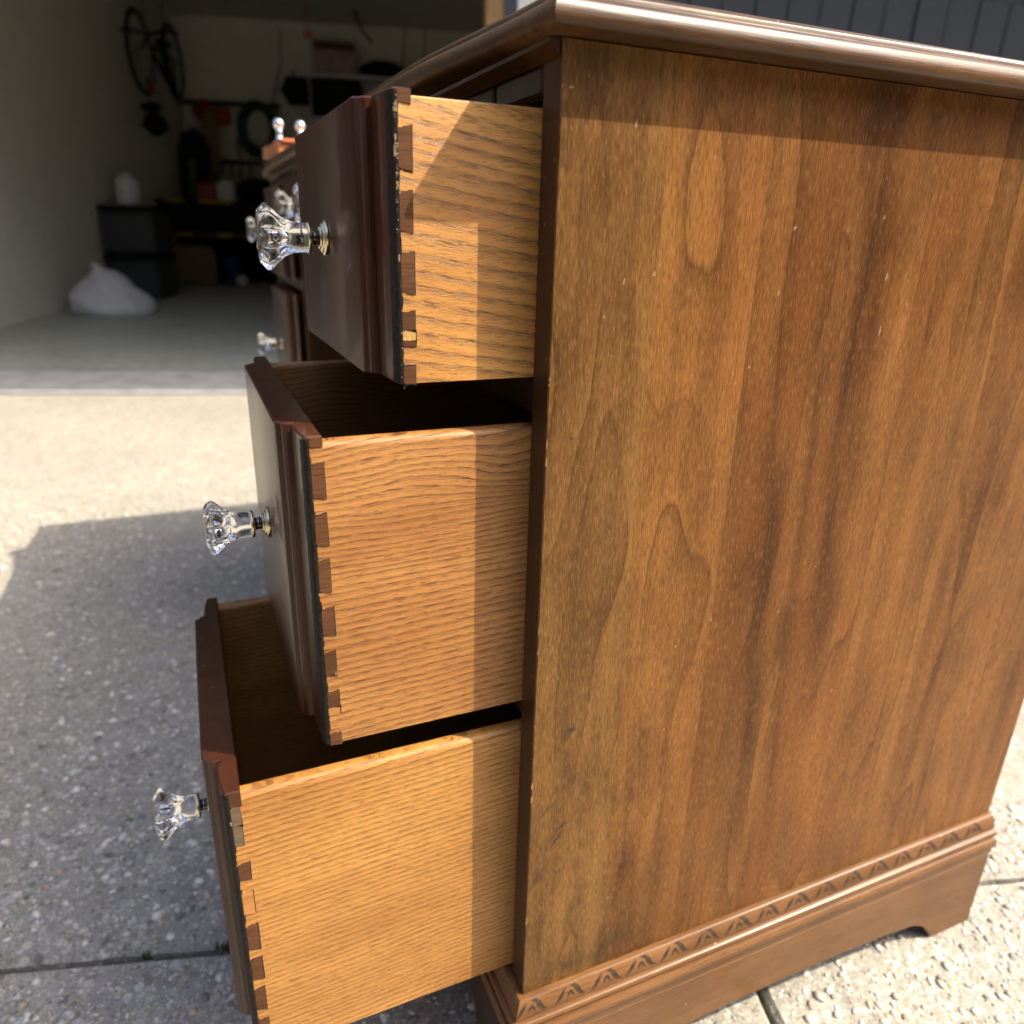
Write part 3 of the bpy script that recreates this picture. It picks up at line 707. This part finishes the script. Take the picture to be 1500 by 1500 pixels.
# ================================================================== HOUSE AND GARAGE
house = thing('house', 'house with open garage, dark grey shingle front and white trim behind the desk', 'house', G(.3, 2.95, 0), AZ)
HB = (.3, 2.95)
def hp(mb, name, mat, **t): return mb.build(name, mat, house, **t)
def L(u, v, z=0.0): return (u - HB[0], v - HB[1], z)
M['wall'] = plain('garage_wall_paint', (.72, .685, .60), .75, .05, 6)
M['ceil'] = plain('garage_ceiling', (.58, .55, .48), .8, .05, 6)
M['trim'] = plain('white_trim', (.72, .72, .70), .5, .04, 20)
M['tanwood'] = mat_dark('jamb_wood', 'z', base=(.30, .18, .08), hi=(.38, .24, .11), lo=(.2, .11, .05), rough=.5, coat=.1)
M['weather'] = plain('dark_weatherstrip', (.05, .06, .075), .6)
M['shingle'] = plain('slate_grey_shingle', (.036, .043, .056), .7, .2, 90)
M['roof'] = plain('roof_shingles', (.06, .055, .05), .9, .3, 40)
fs_m = NT('garage_floor_paint')
ff = fs_m.noise(fs_m.P, 3.5, 5, .6); f2 = fs_m.noise(fs_m.P, 26, 4, .6)
fs_m.set(color=fs_m.mix(ff, (.28, .30, .26), fs_m.mix(fs_m.ramp(f2, [(.38, 0), (.62, 1)]), (.36, .385, .335), (.56, .57, .50))), rough=.45, spec=.35); M['gfloor'] = fs_m.mat
M['apronc'] = plain('garage_apron_concrete', (.40, .40, .38), .8, .25, 9)

def quadbox(mb, u0, u1, v0, v1, z0, z1, bev=0.0, mi=0): mb.box(L(u0, v0, z0), L(u1, v1, z1), bev, mi); return mb
ULW, URW, VB = -2.56, 3.2, 9.2
def wl(*a): hp(quadbox(MB(), *a), 'wall', M['wall'])
wl(ULW - .14, ULW, 2.95, VB + .14, -.04, 2.72); wl(ULW, URW, VB, VB + .14, -.04, 2.72); wl(URW, URW + .14, 2.95, VB + .14, -.04, 2.72)
hp(quadbox(MB(), ULW - .14, URW + .14, 2.95, VB + .14, 2.7202, 2.80), 'ceiling', M['ceil'])
# front wall: right of the door, over the door, long unseen run added left to darken reflections
wl(.42, URW, 2.98, 3.12, -.04, 2.7198); wl(ULW, .42, 2.98, 3.12, 2.25, 2.7198)
hp(quadbox(MB(), ULW - 6.5, ULW - .002, 2.90, 2.949, -.04, 2.70), 'front_return', M['shingle'])  # added unseen stretch, darkens what the drawer fronts reflect
hp(quadbox(MB(), .229, .300, 2.96, 3.10, .0, 2.2498, .002), 'door_jamb', M['tanwood'])
hp(quadbox(MB(), .3002, .345, 2.945, 3.10, .0, 2.2498, .002), 'weather_strip', M['weather'])
hp(quadbox(MB(), .3452, .60, 2.930, 2.979, .0, 2.40, .003), 'trim_board', M['trim'])
hp(quadbox(MB(), ULW, .3450, 2.930, 2.979, 2.2502, 2.40, .003), 'trim_board', M['trim'])
# shingles, each its own piece
sh = MB(); sh.box((-.066, -.012, 0), (.066, .0, .262), .003); shm = sh.mesh('shingle', M['shingle'])
rs = random.Random(11); row = 0; z = -.14
while z < 2.55:
    u = .612 + (.06 if row % 2 else 0) + .068
    while u < 2.95:
        o = link('shingle', shm, house, L(u + rs.uniform(-.003, .003), 2.978 - .006 + rs.uniform(-.003, 0), z + rs.uniform(-.004, .004)))
        o.rotation_euler = (math.radians(2.2), 0, rs.uniform(-.004, .004)); u += .1375
    z += .245; row += 1
hp(quadbox(MB(), .60, URW + .14, 2.9795, 2.9798, 0, 2.7), 'sheathing', M['weather'])
# eave, fascia and roof
hp(quadbox(MB(), -9.2, 4.6, 2.17, 2.945, 2.705, 2.72), 'soffit', M['trim'])
hp(quadbox(MB(), -9.2, 4.6, 2.142, 2.168, 2.60, 2.78, .003), 'fascia', M['trim'])
r = MB(); a = [L(-9.3, 2.10, 2.80), L(4.7, 2.10, 2.80), L(4.7, 6.2, 4.9), L(-9.3, 6.2, 4.9), L(4.7, 10.2, 2.80), L(-9.3, 10.2, 2.80)]
r.add(a, [(0, 1, 2, 3), (3, 2, 4, 5), (0, 3, 5), (1, 4, 2)]); hp(r, 'roof', M['roof'])

# floor: sloped garage slab with a concrete lip in front
def zfl(v): return .018 + .013 * max(0, v - 3.25)
fb = MB(); vs = [(*G(ULW, 3.25, zfl(3.25)),), (*G(URW, 3.25, zfl(3.25)),), (*G(URW, VB, zfl(VB)),), (*G(ULW, VB, zfl(VB)),)]
fb.add(vs, [(0, 1, 2, 3)]); fb.build('garage_floor', M['gfloor'], None, kind='structure')
ab = MB(); pr = [(2.795, -.02), (2.795, .004), (2.805, .009), (3.0, .012), (3.246, .016), (3.246, -.02)]
vs = []; 
for u in (-9.2, 4.6):
    for (v, z_) in pr: vs.append(tuple(G(u, v, z_)))
k = len(pr); fs = [(i, (i + 1) % k, k + (i + 1) % k, k + i) for i in range(k)] + [tuple(range(k)), tuple(range(k, 2 * k))]
ab.add(vs, fs); ab.build('garage_apron', M['apronc'], None, kind='structure')

def gt(name, label, cat, u, v, z, rz=0.0, group=None): return thing(name, label, cat, G(u, v, z), AZ + rz, group)
def solid(name, label, cat, mb, mat, u, v, z, rz=0.0, group=None):
    o = mb.build(name, mat, None, G(u, v, z), label=label, category=cat); o.rotation_euler = (0, 0, AZ + rz)
    if group: o['group'] = group
    return o
M['black'] = plain('black_plastic', (.008, .008, .009), .6, spec=.15)
M['rubber'] = plain('tyre_rubber', (.012, .012, .012), .8)
M['steel'] = mat_metal('dull_steel', (.35, .35, .36), .45)
M['redp'] = plain('red_plastic', (.30, .018, .025), .45)
M['orangep'] = plain('orange_fabric', (.42, .06, .02), .7)
M['darkred'] = plain('dark_red_rubber', (.10, .018, .012), .6)
M['green'] = plain('green_hose', (.010, .055, .028), .45)
M['whitep'] = plain('white_plastic', (.62, .63, .64), .5)
M['grey'] = plain('grey_plastic', (.05, .055, .055), .6, spec=.2)
M['tan'] = plain('tan_cardboard', (.20, .135, .07), .85)
M['bluep'] = plain('blue_plastic', (.012, .03, .14), .5)
M['yellow'] = plain('yellow_paint', (.42, .27, .03), .5)
M['rope'] = plain('dark_cord', (.06, .05, .035), .9)
M['bluelab'] = plain('blue_label', (.03, .16, .30), .5)

# bicycle hung along the left wall
bike = gt('bicycle', 'black bicycle hung high along the left garage wall', 'bicycle', -2.34, 7.75, 1.77)
def wheel(v, z, nm='wheel'):
    q = MB(); N = 40
    q.tube([(0, v + .305 * math.cos(2 * PI * i / N), z + .305 * math.sin(2 * PI * i / N)) for i in range(N)], .021, 8, 0, True)
    w = q.build(nm, M['rubber'], bike)
    q = MB(); q.tube([(0, v + .283 * math.cos(2 * PI * i / N), z + .283 * math.sin(2 * PI * i / N)) for i in range(N)], .009, 6, 0, True)
    for i in range(14):
        a = 2 * PI * i / 14; q.tube([(.02 * (-1) ** i, v, z), (0, v + .28 * math.cos(a), z + .28 * math.sin(a))], .0022, 4)
    q.tube([(-.05, v, z), (.05, v, z)], .018, 8); q.build('rim', M['steel'], w)
wheel(.48, .345); wheel(-.50, .235)
fr = MB()
for a, b, rr_ in (((0, -.22, .33), (0, .50, .02), .019), ((0, -.22, .33), (0, .24, .38), .016), ((0, .50, .02), (0, .24, .38), .016), ((0, .24, .38), (0, .48, .345), .010), ((0, .50, .02), (0, .48, .345), .010), ((0, -.50, .235), (0, -.24, .40), .014)):
    fr.tube([a, b], rr_, 8)
fr.build('frame', M['black'], bike)
q = MB(); q.tube([(-.26, -.26, .44), (-.18, -.22, .46), (0, -.23, .43), (.18, -.22, .46), (.26, -.26, .44)], .013, 8); q.build('handlebar', M['black'], bike)
q = MB(); q.sphere((0, .20, .44), .1, 14, 8, 0, (.7, 1.3, .35)); q.build('saddle', M['black'], bike)
q = MB(); q.lathe([(.08, -.004), (.085, 0), (.08, .004)], 24, 'x'); q.v = [(x_, y_ + .50, z_ + .02) for x_, y_, z_ in q.v]; q.tube([(.03, .50, .02), (.05, .42, -.13)], .009, 6); q.tube([(-.03, .50, .02), (-.05, .58, .17)], .009, 6); q.build('crank', M['steel'], bike)
for yy, zz_, lab in ((-.30, .42, 'dark strap holding the near end of the bicycle under the ceiling'), (.30, .38, 'dark strap holding the far end of the bicycle under the ceiling')):
    q = MB(); q.tube([(0, yy, zz_), (0, yy, .93)], .006, 6)
    solid('bicycle_strap', lab, 'strap', q, M['rope'], -2.34, 7.75, 1.77, 0, 'straps holding the bicycle')

q = MB(); q.sphere((0, 0, .085), .115, 18, 12, 0, (.85, 1.1, .85)); q.box((-.10, -.12, .055), (.10, .12, .072), .006)
solid('helmet', 'black helmet hanging below the bicycle', 'helmet', q, M['black'], -2.34, 7.42, 1.395)
q = MB(); q.tube([(0, 0, .20), (0, 0, .0)], .012, 6); q.sphere((0, 0, -.03), .09, 16, 8, 0, (1, 1.3, .45))
solid('cap', 'dark cap hanging on a strap above the helmet', 'cap', q, M['black'], -2.34, 7.36, 1.64)
q = MB(); q.box((-.012, -.012, 0), (.012, .012, .11), .003)
solid('red_strap', 'short red strap hanging above the dark cap', 'strap', q, M['redp'], -2.30, 7.33, 1.70)

# boards and pole leaning on the left wall
def board(name, label, u, v, hgt, w, mat, edge, lean):
    t = gt(name, label, 'board', u, v, zfl(v), .35)
    p = [(-w / 2, .12), (-w / 2 * .9, .02), (0, 0), (w / 2 * .9, .02), (w / 2, .12), (w / 2 * .92, hgt * .5), (w / 2, hgt - .2), (w * .36, hgt - .06), (0, hgt), (-w * .36, hgt - .06), (-w / 2, hgt - .2), (-w / 2 * .92, hgt * .5)]
    q = MB(); q.prism(p, -.012, .012, 'xz', .004, 0); d_ = q.build('deck', mat, t); d_.rotation_euler = (0, lean, 0)
    q = MB(); q.prism([(x_ * 1.05, z_) for x_, z_ in p], -.008, .008, 'xz', .002, 0); e_ = q.build('edge', edge, t); e_.rotation_euler = (0, lean, 0)
    q = MB(); q.box((-w * .2, -.016, hgt * .45), (w * .02, .0, hgt * .8), .003); s_ = q.build('stripe', M['green2'], t); s_.rotation_euler = (0, lean, 0)
M['green2'] = plain('olive_green_print', (.05, .085, .012), .5)
M['bluedark'] = plain('dark_blue_edge', (.012, .016, .05), .4)
board('snowboard', 'dark snowboard with blue rim leaning in the garage corner behind the bench', -2.40, 8.55, 1.50, .30, M['black'], M['bluedark'], .06)
board('ski', 'brown and yellow board standing right of the snowboard', -2.24, 8.75, 1.72, .16, M['tan'], M['yellow'], .04)

# shelf rails on the back wall and what hangs there
VW = 9.17
def rail(label, u0, u1, z):
    t = gt('wall_rail', label, 'rail', (u0 + u1) / 2, VW, z); h = (u1 - u0) / 2
    q = MB(); q.box((-h, -.05, -.018), (h, .028, .018), .004); q.build('bar', M['black'], t)
    for i in range(4):
        q = MB(); uu = -h + .12 + (2 * h - .24) * i / 3; q.tube([(uu, -.02, -.01), (uu, -.04, -.10), (uu, -.10, -.13), (uu, -.13, -.08)], .008, 6); q.build('hook', M['black'], t)
rail('upper black hook rail on the back garage wall', -2.53, -1.50, 1.90)
rail('lower black hook rail on the back garage wall', -2.30, -1.75, 1.315)
q = MB(); q.sphere((0, 0, 0), .10, 16, 12, 0, (1.0, .8, 1.05)); q.box((-.03, -.02, .06), (.03, .02, .12), .01)
solid('red_bag', 'round red bag hanging from the upper rail', 'bag', q, M['redp'], -2.29, 9.04, 1.80)
q = MB(); q.sphere((0, 0, 0), .10, 16, 12, 0, (1.0, .7, .75)); q.box((-.08, -.03, .02), (.08, .03, .10), .02)
solid('orange_bag', 'orange bag hanging beside the round red bag', 'bag', q, M['orangep'], -2.11, 9.05, 1.74)
q = MB(); q.sphere((0, 0, 0), .115, 20, 14); q.tube([(0, -.05, .11), (0, 0, .17)], .006, 6)
solid('ball', 'dark red ball hanging by the lower rail', 'ball', q, M['darkred'], -2.39, 9.02, 1.375)
q = MB()
for kx in range(9):
    aa = .145 + .022 * (kx % 4) ; zz_ = .20 + .026 * (kx % 4); oy = -.02 - .012 * kx
    q.tube([(aa * math.cos(2 * PI * i / 36), oy + .006 * math.sin(5 * i), zz_ * math.sin(2 * PI * i / 36) - .01 * (kx % 2)) for i in range(36)], .013, 7, 0, True)
q.tube([(-.18, -.06, .02), (-.235, -.06, -.12), (-.22, -.06, -.30)], .012, 7)
solid('garden_hose', 'coiled green garden hose hung on the back garage wall', 'hose', q, M['green'], -1.745, 9.15, 1.655)
q = MB(); q.prism([(-.15, 0), (-.08, .14), (.14, .14), (.15, .06), (.15, -.13), (-.07, -.14)], -.07, .02, 'xz', .01); q.tube([(0, -.02, .13), (0, -.02, .20)], .01, 6)
solid('seat_pad', 'black six-sided pad hung left of the white post', 'pad', q, M['black'], -1.33, 9.15, 2.045)
# white shelving with things on it
sv = gt('wall_shelf', 'white shelf unit high on the back wall holding a red and white box', 'shelf', -.62, 9.17, 1.75)
for uu in (-.53, -.02, .52):
    q = MB(); q.box((uu - .022, -.05, -.02), (uu + .022, .0, .80 if uu < -.1 else .42), .003); q.build('upright', M['trim'], sv)
for zz_ in (.41, .0):
    q = MB(); q.box((-.52, -.40, zz_ - .012), (.56, -.051, zz_ + .012), .003); q.build('shelf_board', M['trim'], sv)
q = MB(); q.box((-.26, -.30, 0), (.26, -.01, .36), .01)
solid('television', 'black flat box like a switched-off television below the shelf', 'television', q, M['black'], -.86, 9.10, 1.765)
cb = gt('carton', 'white carton with dark red lid on the high shelf', 'box', -.87, 8.95, 2.174, .1)
q = MB(); q.box((-.20, -.14, 0), (.20, .14, .23), .004); q.build('body', plain('faded_pink_card', (.34, .25, .23), .8, .3, 9), cb)
q = MB(); q.box((-.205, -.145, .2302), (.215, .145, .30), .006); q.build('lid', M['darkred'], cb)
q = MB(); q.sphere((0, 0, .07), .24, 18, 10, 0, (1, .6, .38), lambda c: .15 * mnoise.noise(c * 2.5)); q.sphere((.18, 0, .05), .12, 12, 8, 0, (1, .7, .5))
solid('duffel_bag', 'slumped black bag lying right of the carton on the shelf', 'bag', q, M['black'], -.37, 8.95, 2.185)
# cords and poles from the ceiling
q = MB(); q.tube([(0, 0, 0), (.05, 0, .26), (.10, 0, .42), (-.015, 0, .80), (-.03, 0, 1.1)], [.012, .016, .010, .006, .006], 6)
q.v = [(-x_, y_, z_) for x_, y_, z_ in q.v]; q.tube([(-.10, 0, .42), (-.145, -.01, .36), (-.165, -.01, .24)], .007, 6)
solid('hanging_cord', 'long slanting cord and pole hanging beside the green hose', 'cord', q, M['rope'], -1.45, 9.0, 1.50)
q = MB(); q.tube([(0, 0, .0), (-.10, 0, .10), (-.15, 0, .22), (-.17, 0, .30)], .014, 7)
solid('hooked_cord', 'short bent dark cord dangling from the garage ceiling', 'cord', q, M['rope'], -.45, 8.6, 2.45)
for (uu, lab) in ((-.20, 'left of two thin dark fishing rods standing by the back wall'), (.02, 'right of two thin dark fishing rods standing by the back wall')):
    q = MB(); q.tube([(0, 0, 0), (.05, 0, .55), (.085, 0, .95)], [.014, .010, .005], 6); q.tube([(0, -.02, .04), (.0, -.05, .12)], .02, 6)
    solid('fishing_rod', lab, 'fishing rod', q, M['rope'], uu, 9.0, 1.74, 0, 'fishing rods by the back wall')

q = MB(); q.tube([(0, 0, .06), (0, 0, .76)], .004, 6); q.lathe([(.012, .0), (.03, .01), (.032, .03), (.012, .05), (.006, .07)], 14)
solid('pull_handle', 'small red pull handle dangling on a cord from the garage ceiling', 'handle', q, M['redp'], -.79, 6.0, 1.93)
for (uu, hh, lab) in ((-1.02, 1.2, 'thin broom handle leaning in the corner left of the television'), (-2.02, 1.15, 'wooden rake handle leaning on the wall under the orange bag')):
    q = MB(); q.tube([(0, -.22, 0), (.03, 0, hh)], .012, 7); q.box((-.14, -.25, 0), (.14, -.19, .05), .012)
    solid('broom', lab, 'broom', q, M['tan'], uu, 9.16, zfl(9.0) if uu < -1.5 else zfl(9.0))
q = MB(); q.box((-.22, -.2, 0), (.22, .2, .34), .006); q.box((-.221, -.02, .20), (.221, .02, .345), .001)
solid('cardboard_box', 'closed cardboard box on the garage floor right of the bench', 'box', q, M['tan'], -1.12, 8.2, zfl(8.2), .15)
q = MB(); q.sphere((0, 0, .16), .2, 16, 10, 0, (1, .8, .8), lambda c: .12 * mnoise.noise(c * 3)); q.tube([(-.1, 0, .28), (0, 0, .42), (.1, 0, .28)], .012, 6)
solid('sports_bag', 'dark sports bag on top of the closed cardboard box', 'bag', q, M['black'], -1.12, 8.2, zfl(8.2) + .345)

# tool bench with boxes
VBN = 7.8; ZF = zfl(VBN)
bn = gt('tool_bench', 'long black tool bench with red and yellow strip at the back of the garage', 'bench', -2.0, VBN, ZF)
q = MB(); q.box((-.52, 0, .50), (.52, .55, .76), .008); q.build('drawer_case', M['black'], bn)
q = MB(); q.box((-.54, -.02, .7602), (.54, .57, .80), .006); q.build('worktop', M['black'], bn)
q = MB(); q.box((-.53, -.012, .46), (.50, .5, .4998), .004); q.build('red_strip', M['darkred'], bn)
for uu in (-.30, .08):
    q = MB(); q.box((uu - .075, -.016, .468), (uu + .075, -.0121, .494)); q.build('yellow_label', M['yellow'], bn)
for uu, w_ in ((-.36, .10), (.02, .16)):
    q = MB(); q.box((uu - w_, -.0225, .772), (uu + w_, -.0202, .797)); q.build('yellow_label', M['yellow'], bn)
for uu in (-.49, .49):
    for vv in (.03, .5):
        q = MB(); q.box((uu - .03, vv - .03, 0), (uu + .03, vv + .03, .4598), .003); q.build('leg', M['black'], bn)
q = MB(); q.box((-.5, .51, .0), (.5, .55, .459)); q.build('back_board', M['black'], bn)
ZTB = ZF + .80
q = MB(); q.box((-.10, -.10, 0), (.08, .10, .15), .01); q.tube([(-.07, 0, .15), (-.06, 0, .185), (.04, 0, .185), (.05, 0, .15)], .01, 6)
solid('red_toolbox', 'small red toolbox with handle on the bench', 'toolbox', q, M['redp'], -2.08, 8.02, ZTB, .1)
q = MB(); q.box((-.075, -.08, 0), (.08, .08, .165), .006); q.box((-.05, -.05, .165), (.05, .05, .18), .004)
solid('white_box', 'white box standing right of the red toolbox on the bench', 'box', q, M['whitep'], -1.90, 7.98, ZTB, -.08)
q = MB(); q.sphere((0, 0, .10), .26, 18, 10, 0, (1, .5, .42), lambda c: .2 * mnoise.noise(c * 2.2)); q.box((-.2, -.08, 0), (.2, .08, .06), .02)
solid('dark_bag', 'dark bag slumped on the right end of the bench', 'bag', q, M['black'], -1.62, 8.1, ZTB + .01)
q = MB(); p = [(-.27, .03), (-.245, 0), (-.06, 0), (-.03, .03), (.05, .03), (.09, 0), (.235, 0), (.26, .03), (.26, .30), (.22, .375), (-.24, .375), (-.27, .31)]
q.prism(p, -.02, .02, 'xz', .006); q.box((-.10, -.0245, .27), (.10, -.0202, .30), .002)
solid('tan_panel', 'tan rounded cardboard panel leaning under the bench', 'panel', q, M['tan'], -2.28, 7.74, ZF + .002)
q = MB(); q.lathe([(.085, 0), (.10, .02), (.115, .26), (.122, .27), (.122, .29), (.11, .29), (.09, .03)], 24)
solid('blue_bucket', 'dark blue bucket right of the tan panel under the bench', 'bucket', q, M['bluep'], -1.90, 7.85, ZF)
q = MB(); q.sphere((0, 0, .055), .055, 18, 12); q.tube([(0, 0, .108), (0, 0, .116)], .008, 8)
solid('white_ball', 'small white ball on the garage floor beside the blue bucket', 'ball', q, M['whitep'], -1.78, 7.7, ZF)
# left side: totes, white canister, paint bucket, plastic bag
for i, (z_, lab) in enumerate(((0, 'grey storage tote at the foot of the left wall'), (.36, 'grey storage tote stacked on the lower grey tote'))):
    tt = gt('storage_tote', lab, 'storage box', -2.33, 6.55, zfl(6.55) + z_, .03 * i, 'stacked totes at the left wall')
    q = MB(); q.prism([(-.19, -.26), (.19, -.26), (.19, .26), (-.19, .26)], 0, .315, 'xy', .02); q.build('bin', M['grey'], tt)
    q = MB(); q.box((-.205, -.275, .3152), (.205, .275, .355), .01); q.build('lid', M['black'], tt)
q = MB(); q.lathe([(.085, 0), (.09, .01), (.09, .19), (.08, .205), (.05, .21), (.05, .235), (.02, .24)], 24)
solid('white_canister', 'white canister on top of the grey totes', 'canister', q, M['whitep'], -2.36, 6.52, zfl(6.55) + .72)
pb = gt('paint_bucket', 'white paint bucket with blue label on the garage floor', 'bucket', -2.36, 6.85, zfl(6.85))
q = MB(); q.lathe([(.125, 0), (.13, .01), (.148, .33), (.155, .335), (.155, .36), (.148, .365)], 28); q.build('pail', M['whitep'], pb)
q = MB(); q.lathe([(.1395, .10), (.1455, .22)], 28); q.build('label_band', M['bluelab'], pb)
q = MB(); q.tube([(.15 * math.cos(a_), .15 * math.sin(a_) * .3 - .1, .34 - .12 * math.sin(a_)) for a_ in [PI * i / 10 for i in range(11)]], .004, 6); q.build('handle', M['steel'], pb)
q = MB(); bmq = bmesh.new(); bmesh.ops.create_icosphere(bmq, subdivisions=4, radius=1)
for v_ in bmq.verts:
    c_ = v_.co.copy(); up_ = max(0, c_.z)
    nn = .13 * mnoise.noise(c_ * 1.7) + .10 * abs(mnoise.noise(c_ * 4.2 + Vector((3, 1, 7)))) + .05 * abs(mnoise.noise(Vector((c_.x * 9, c_.y * 9, c_.z * 3))))
    r_ = (1 + nn) * (1 - .45 * up_ ** 1.5)
    v_.co = Vector((c_.x * .27 * r_ - .05 * up_, c_.y * .2 * r_, max(0, (c_.z + .32) * .19 * (1 + nn) + .05 * up_ ** 3)))
q.bm(bmq, 0, None, True); q.tube([(-.06, 0, .27), (-.075, .01, .31), (-.11, .02, .325), (-.13, .02, .30)], [.03, .016, .02, .006], 8)
solid('plastic_bag', 'crumpled white plastic bag on the garage floor by the left edge', 'bag', q, M['whitep'], -2.17, 5.36, zfl(5.36))

# ================================================================== ACROSS THE DRIVE (behind the photographer): added unseen houses, trees and greenery blocking low sky
M['brick'] = plain('brown_brick', (.16, .085, .055), .85, .25, 30)
M['hedge'] = plain('hedge_leaves', (.035, .06, .016), .7, .4, 40)
def added_neighbour(label, u, v, w, d, rz):  # unseen houses added to cut sky glow and bright reflections
    t = thing('neighbour_house', label, 'house', G(u, v, -.04), AZ + rz)
    q = MB(); q.box((-w / 2, -d / 2, 0), (w / 2, d / 2, 5.4)); q.build('wall', M['brick'], t)
    q = MB(); q.prism([(-d / 2 - .5, 5.4), (d / 2 + .5, 5.4), (0, 8.4)], -w / 2 - .4, w / 2 + .4, 'yz'); q.build('roof', M['roof'], t)
    for i in range(3):
        for z_ in (1.0, 3.4):
            q = MB(); xx = -w / 2 + w * (i + .5) / 3; q.box((xx - .6, d / 2 + .003, z_), (xx + .6, d / 2 + .05, z_ + 1.3)); f_ = q.build('window', M['trim'], t)
            q = MB(); q.box((xx - .52, d / 2 + .051, z_ + .08), (xx + .52, d / 2 + .06, z_ + 1.22)); q.build('pane', M['weather'], f_)
added_neighbour('brown brick house across the street behind the viewer', 1.0, -21, 17, 9, 0)
added_neighbour('brown brick house next door beyond the right edge of the driveway', 17.0, -5.5, 16, 9, PI / 2)
added_neighbour('brown brick house next door beyond the left edge of the driveway', -15.5, -3.0, 15, 9, -PI / 2)
def added_hedge(label, u, v, n, du, dv):  # unseen greenery added as a low sky blocker
    mb = MB(); rnd = random.Random(int(u * 7 + 50))
    for i in range(n):
        c0 = Vector((du * i, dv * i, 0))
        for _ in range(150):
            a, b, c_ = rnd.gauss(0, .42), rnd.gauss(0, .42), rnd.uniform(.05, 2.3); p = c0 + Vector((a, b, c_)); w = rnd.uniform(.06, .13)
            e1 = Vector((rnd.uniform(-1, 1), rnd.uniform(-1, 1), rnd.uniform(-1, 1))).normalized() * w; e2 = e1.orthogonal().normalized() * w * .6
            mb.add([p - e1, p + e2, p + e1, p - e2], [(0, 1, 2, 3)])
    o = link('hedge', mb.mesh('hedge', M['hedge']), None, G(u, v, -.05), label=label, category='hedge'); o.rotation_euler = (0, 0, AZ)
def added_tree(u, v, h, k):  # added out of view to keep low sky light off the desk
    rnd = random.Random(k); t = thing('tree', TREE_LABELS[k], 'tree', G(u, v, -.05), AZ, 'trees along the street')
    q = MB(); q.tube([(0, 0, 0), (.05, .02, h * .25), (-.04, .05, h * .5), (.02, 0, h * .85)], [.22, .16, .12, .04], 9)
    for i in range(6):
        a = rnd.uniform(0, 2 * PI); z0 = h * rnd.uniform(.25, .6); q.tube([(0, 0, z0), (math.cos(a) * .8, math.sin(a) * .8, z0 + .8), (math.cos(a) * 1.5, math.sin(a) * 1.5, z0 + 1.2)], [.07, .05, .02], 6)
    q.build('trunk', M['bark'], t)
    q = MB()
    for c_ in range(26):
        a = rnd.uniform(0, 2 * PI); zz_ = rnd.uniform(.16, 1.0); rr_ = 2.1 * math.sin(PI * min(1, .18 + zz_ * .8)) ** .6 * rnd.uniform(.3, 1); c0 = Vector((math.cos(a) * rr_, math.sin(a) * rr_, h * zz_))
        for _ in range(70):
            p = c0 + Vector((rnd.gauss(0, .5), rnd.gauss(0, .5), rnd.gauss(0, .45))); w = rnd.uniform(.10, .2); p.z = max(p.z, .5)
            e1 = Vector((rnd.uniform(-1, 1), rnd.uniform(-1, 1), rnd.uniform(-1, 1))).normalized() * w; e2 = e1.orthogonal().normalized() * w * .6
            q.add([p - e1, p + e2, p + e1, p - e2], [(0, 1, 2, 3)])
    link('crown', q.mesh('crown', M['hedge']), t)
M['bark'] = plain('bark', (.09, .07, .05), .9, .3, 20)
TREE_LABELS = ['broad leafy tree by the street, %s' % w for w in ('farthest left of the row', 'second from the left', 'third from the left', 'in the middle behind the photographer', 'fifth from the left', 'sixth from the left', 'seventh from the left', 'eighth from the left', 'at the right end of the row')]
for k_ in range(9): added_tree(-10 + 3.1 * k_, -10.2 + .5 * math.sin(k_ * 2.2), 8.5 + math.sin(k_ * 1.7), k_)
added_hedge('leafy hedge along the left side of the driveway', -7.2, -7.5, 10, 0, .8)
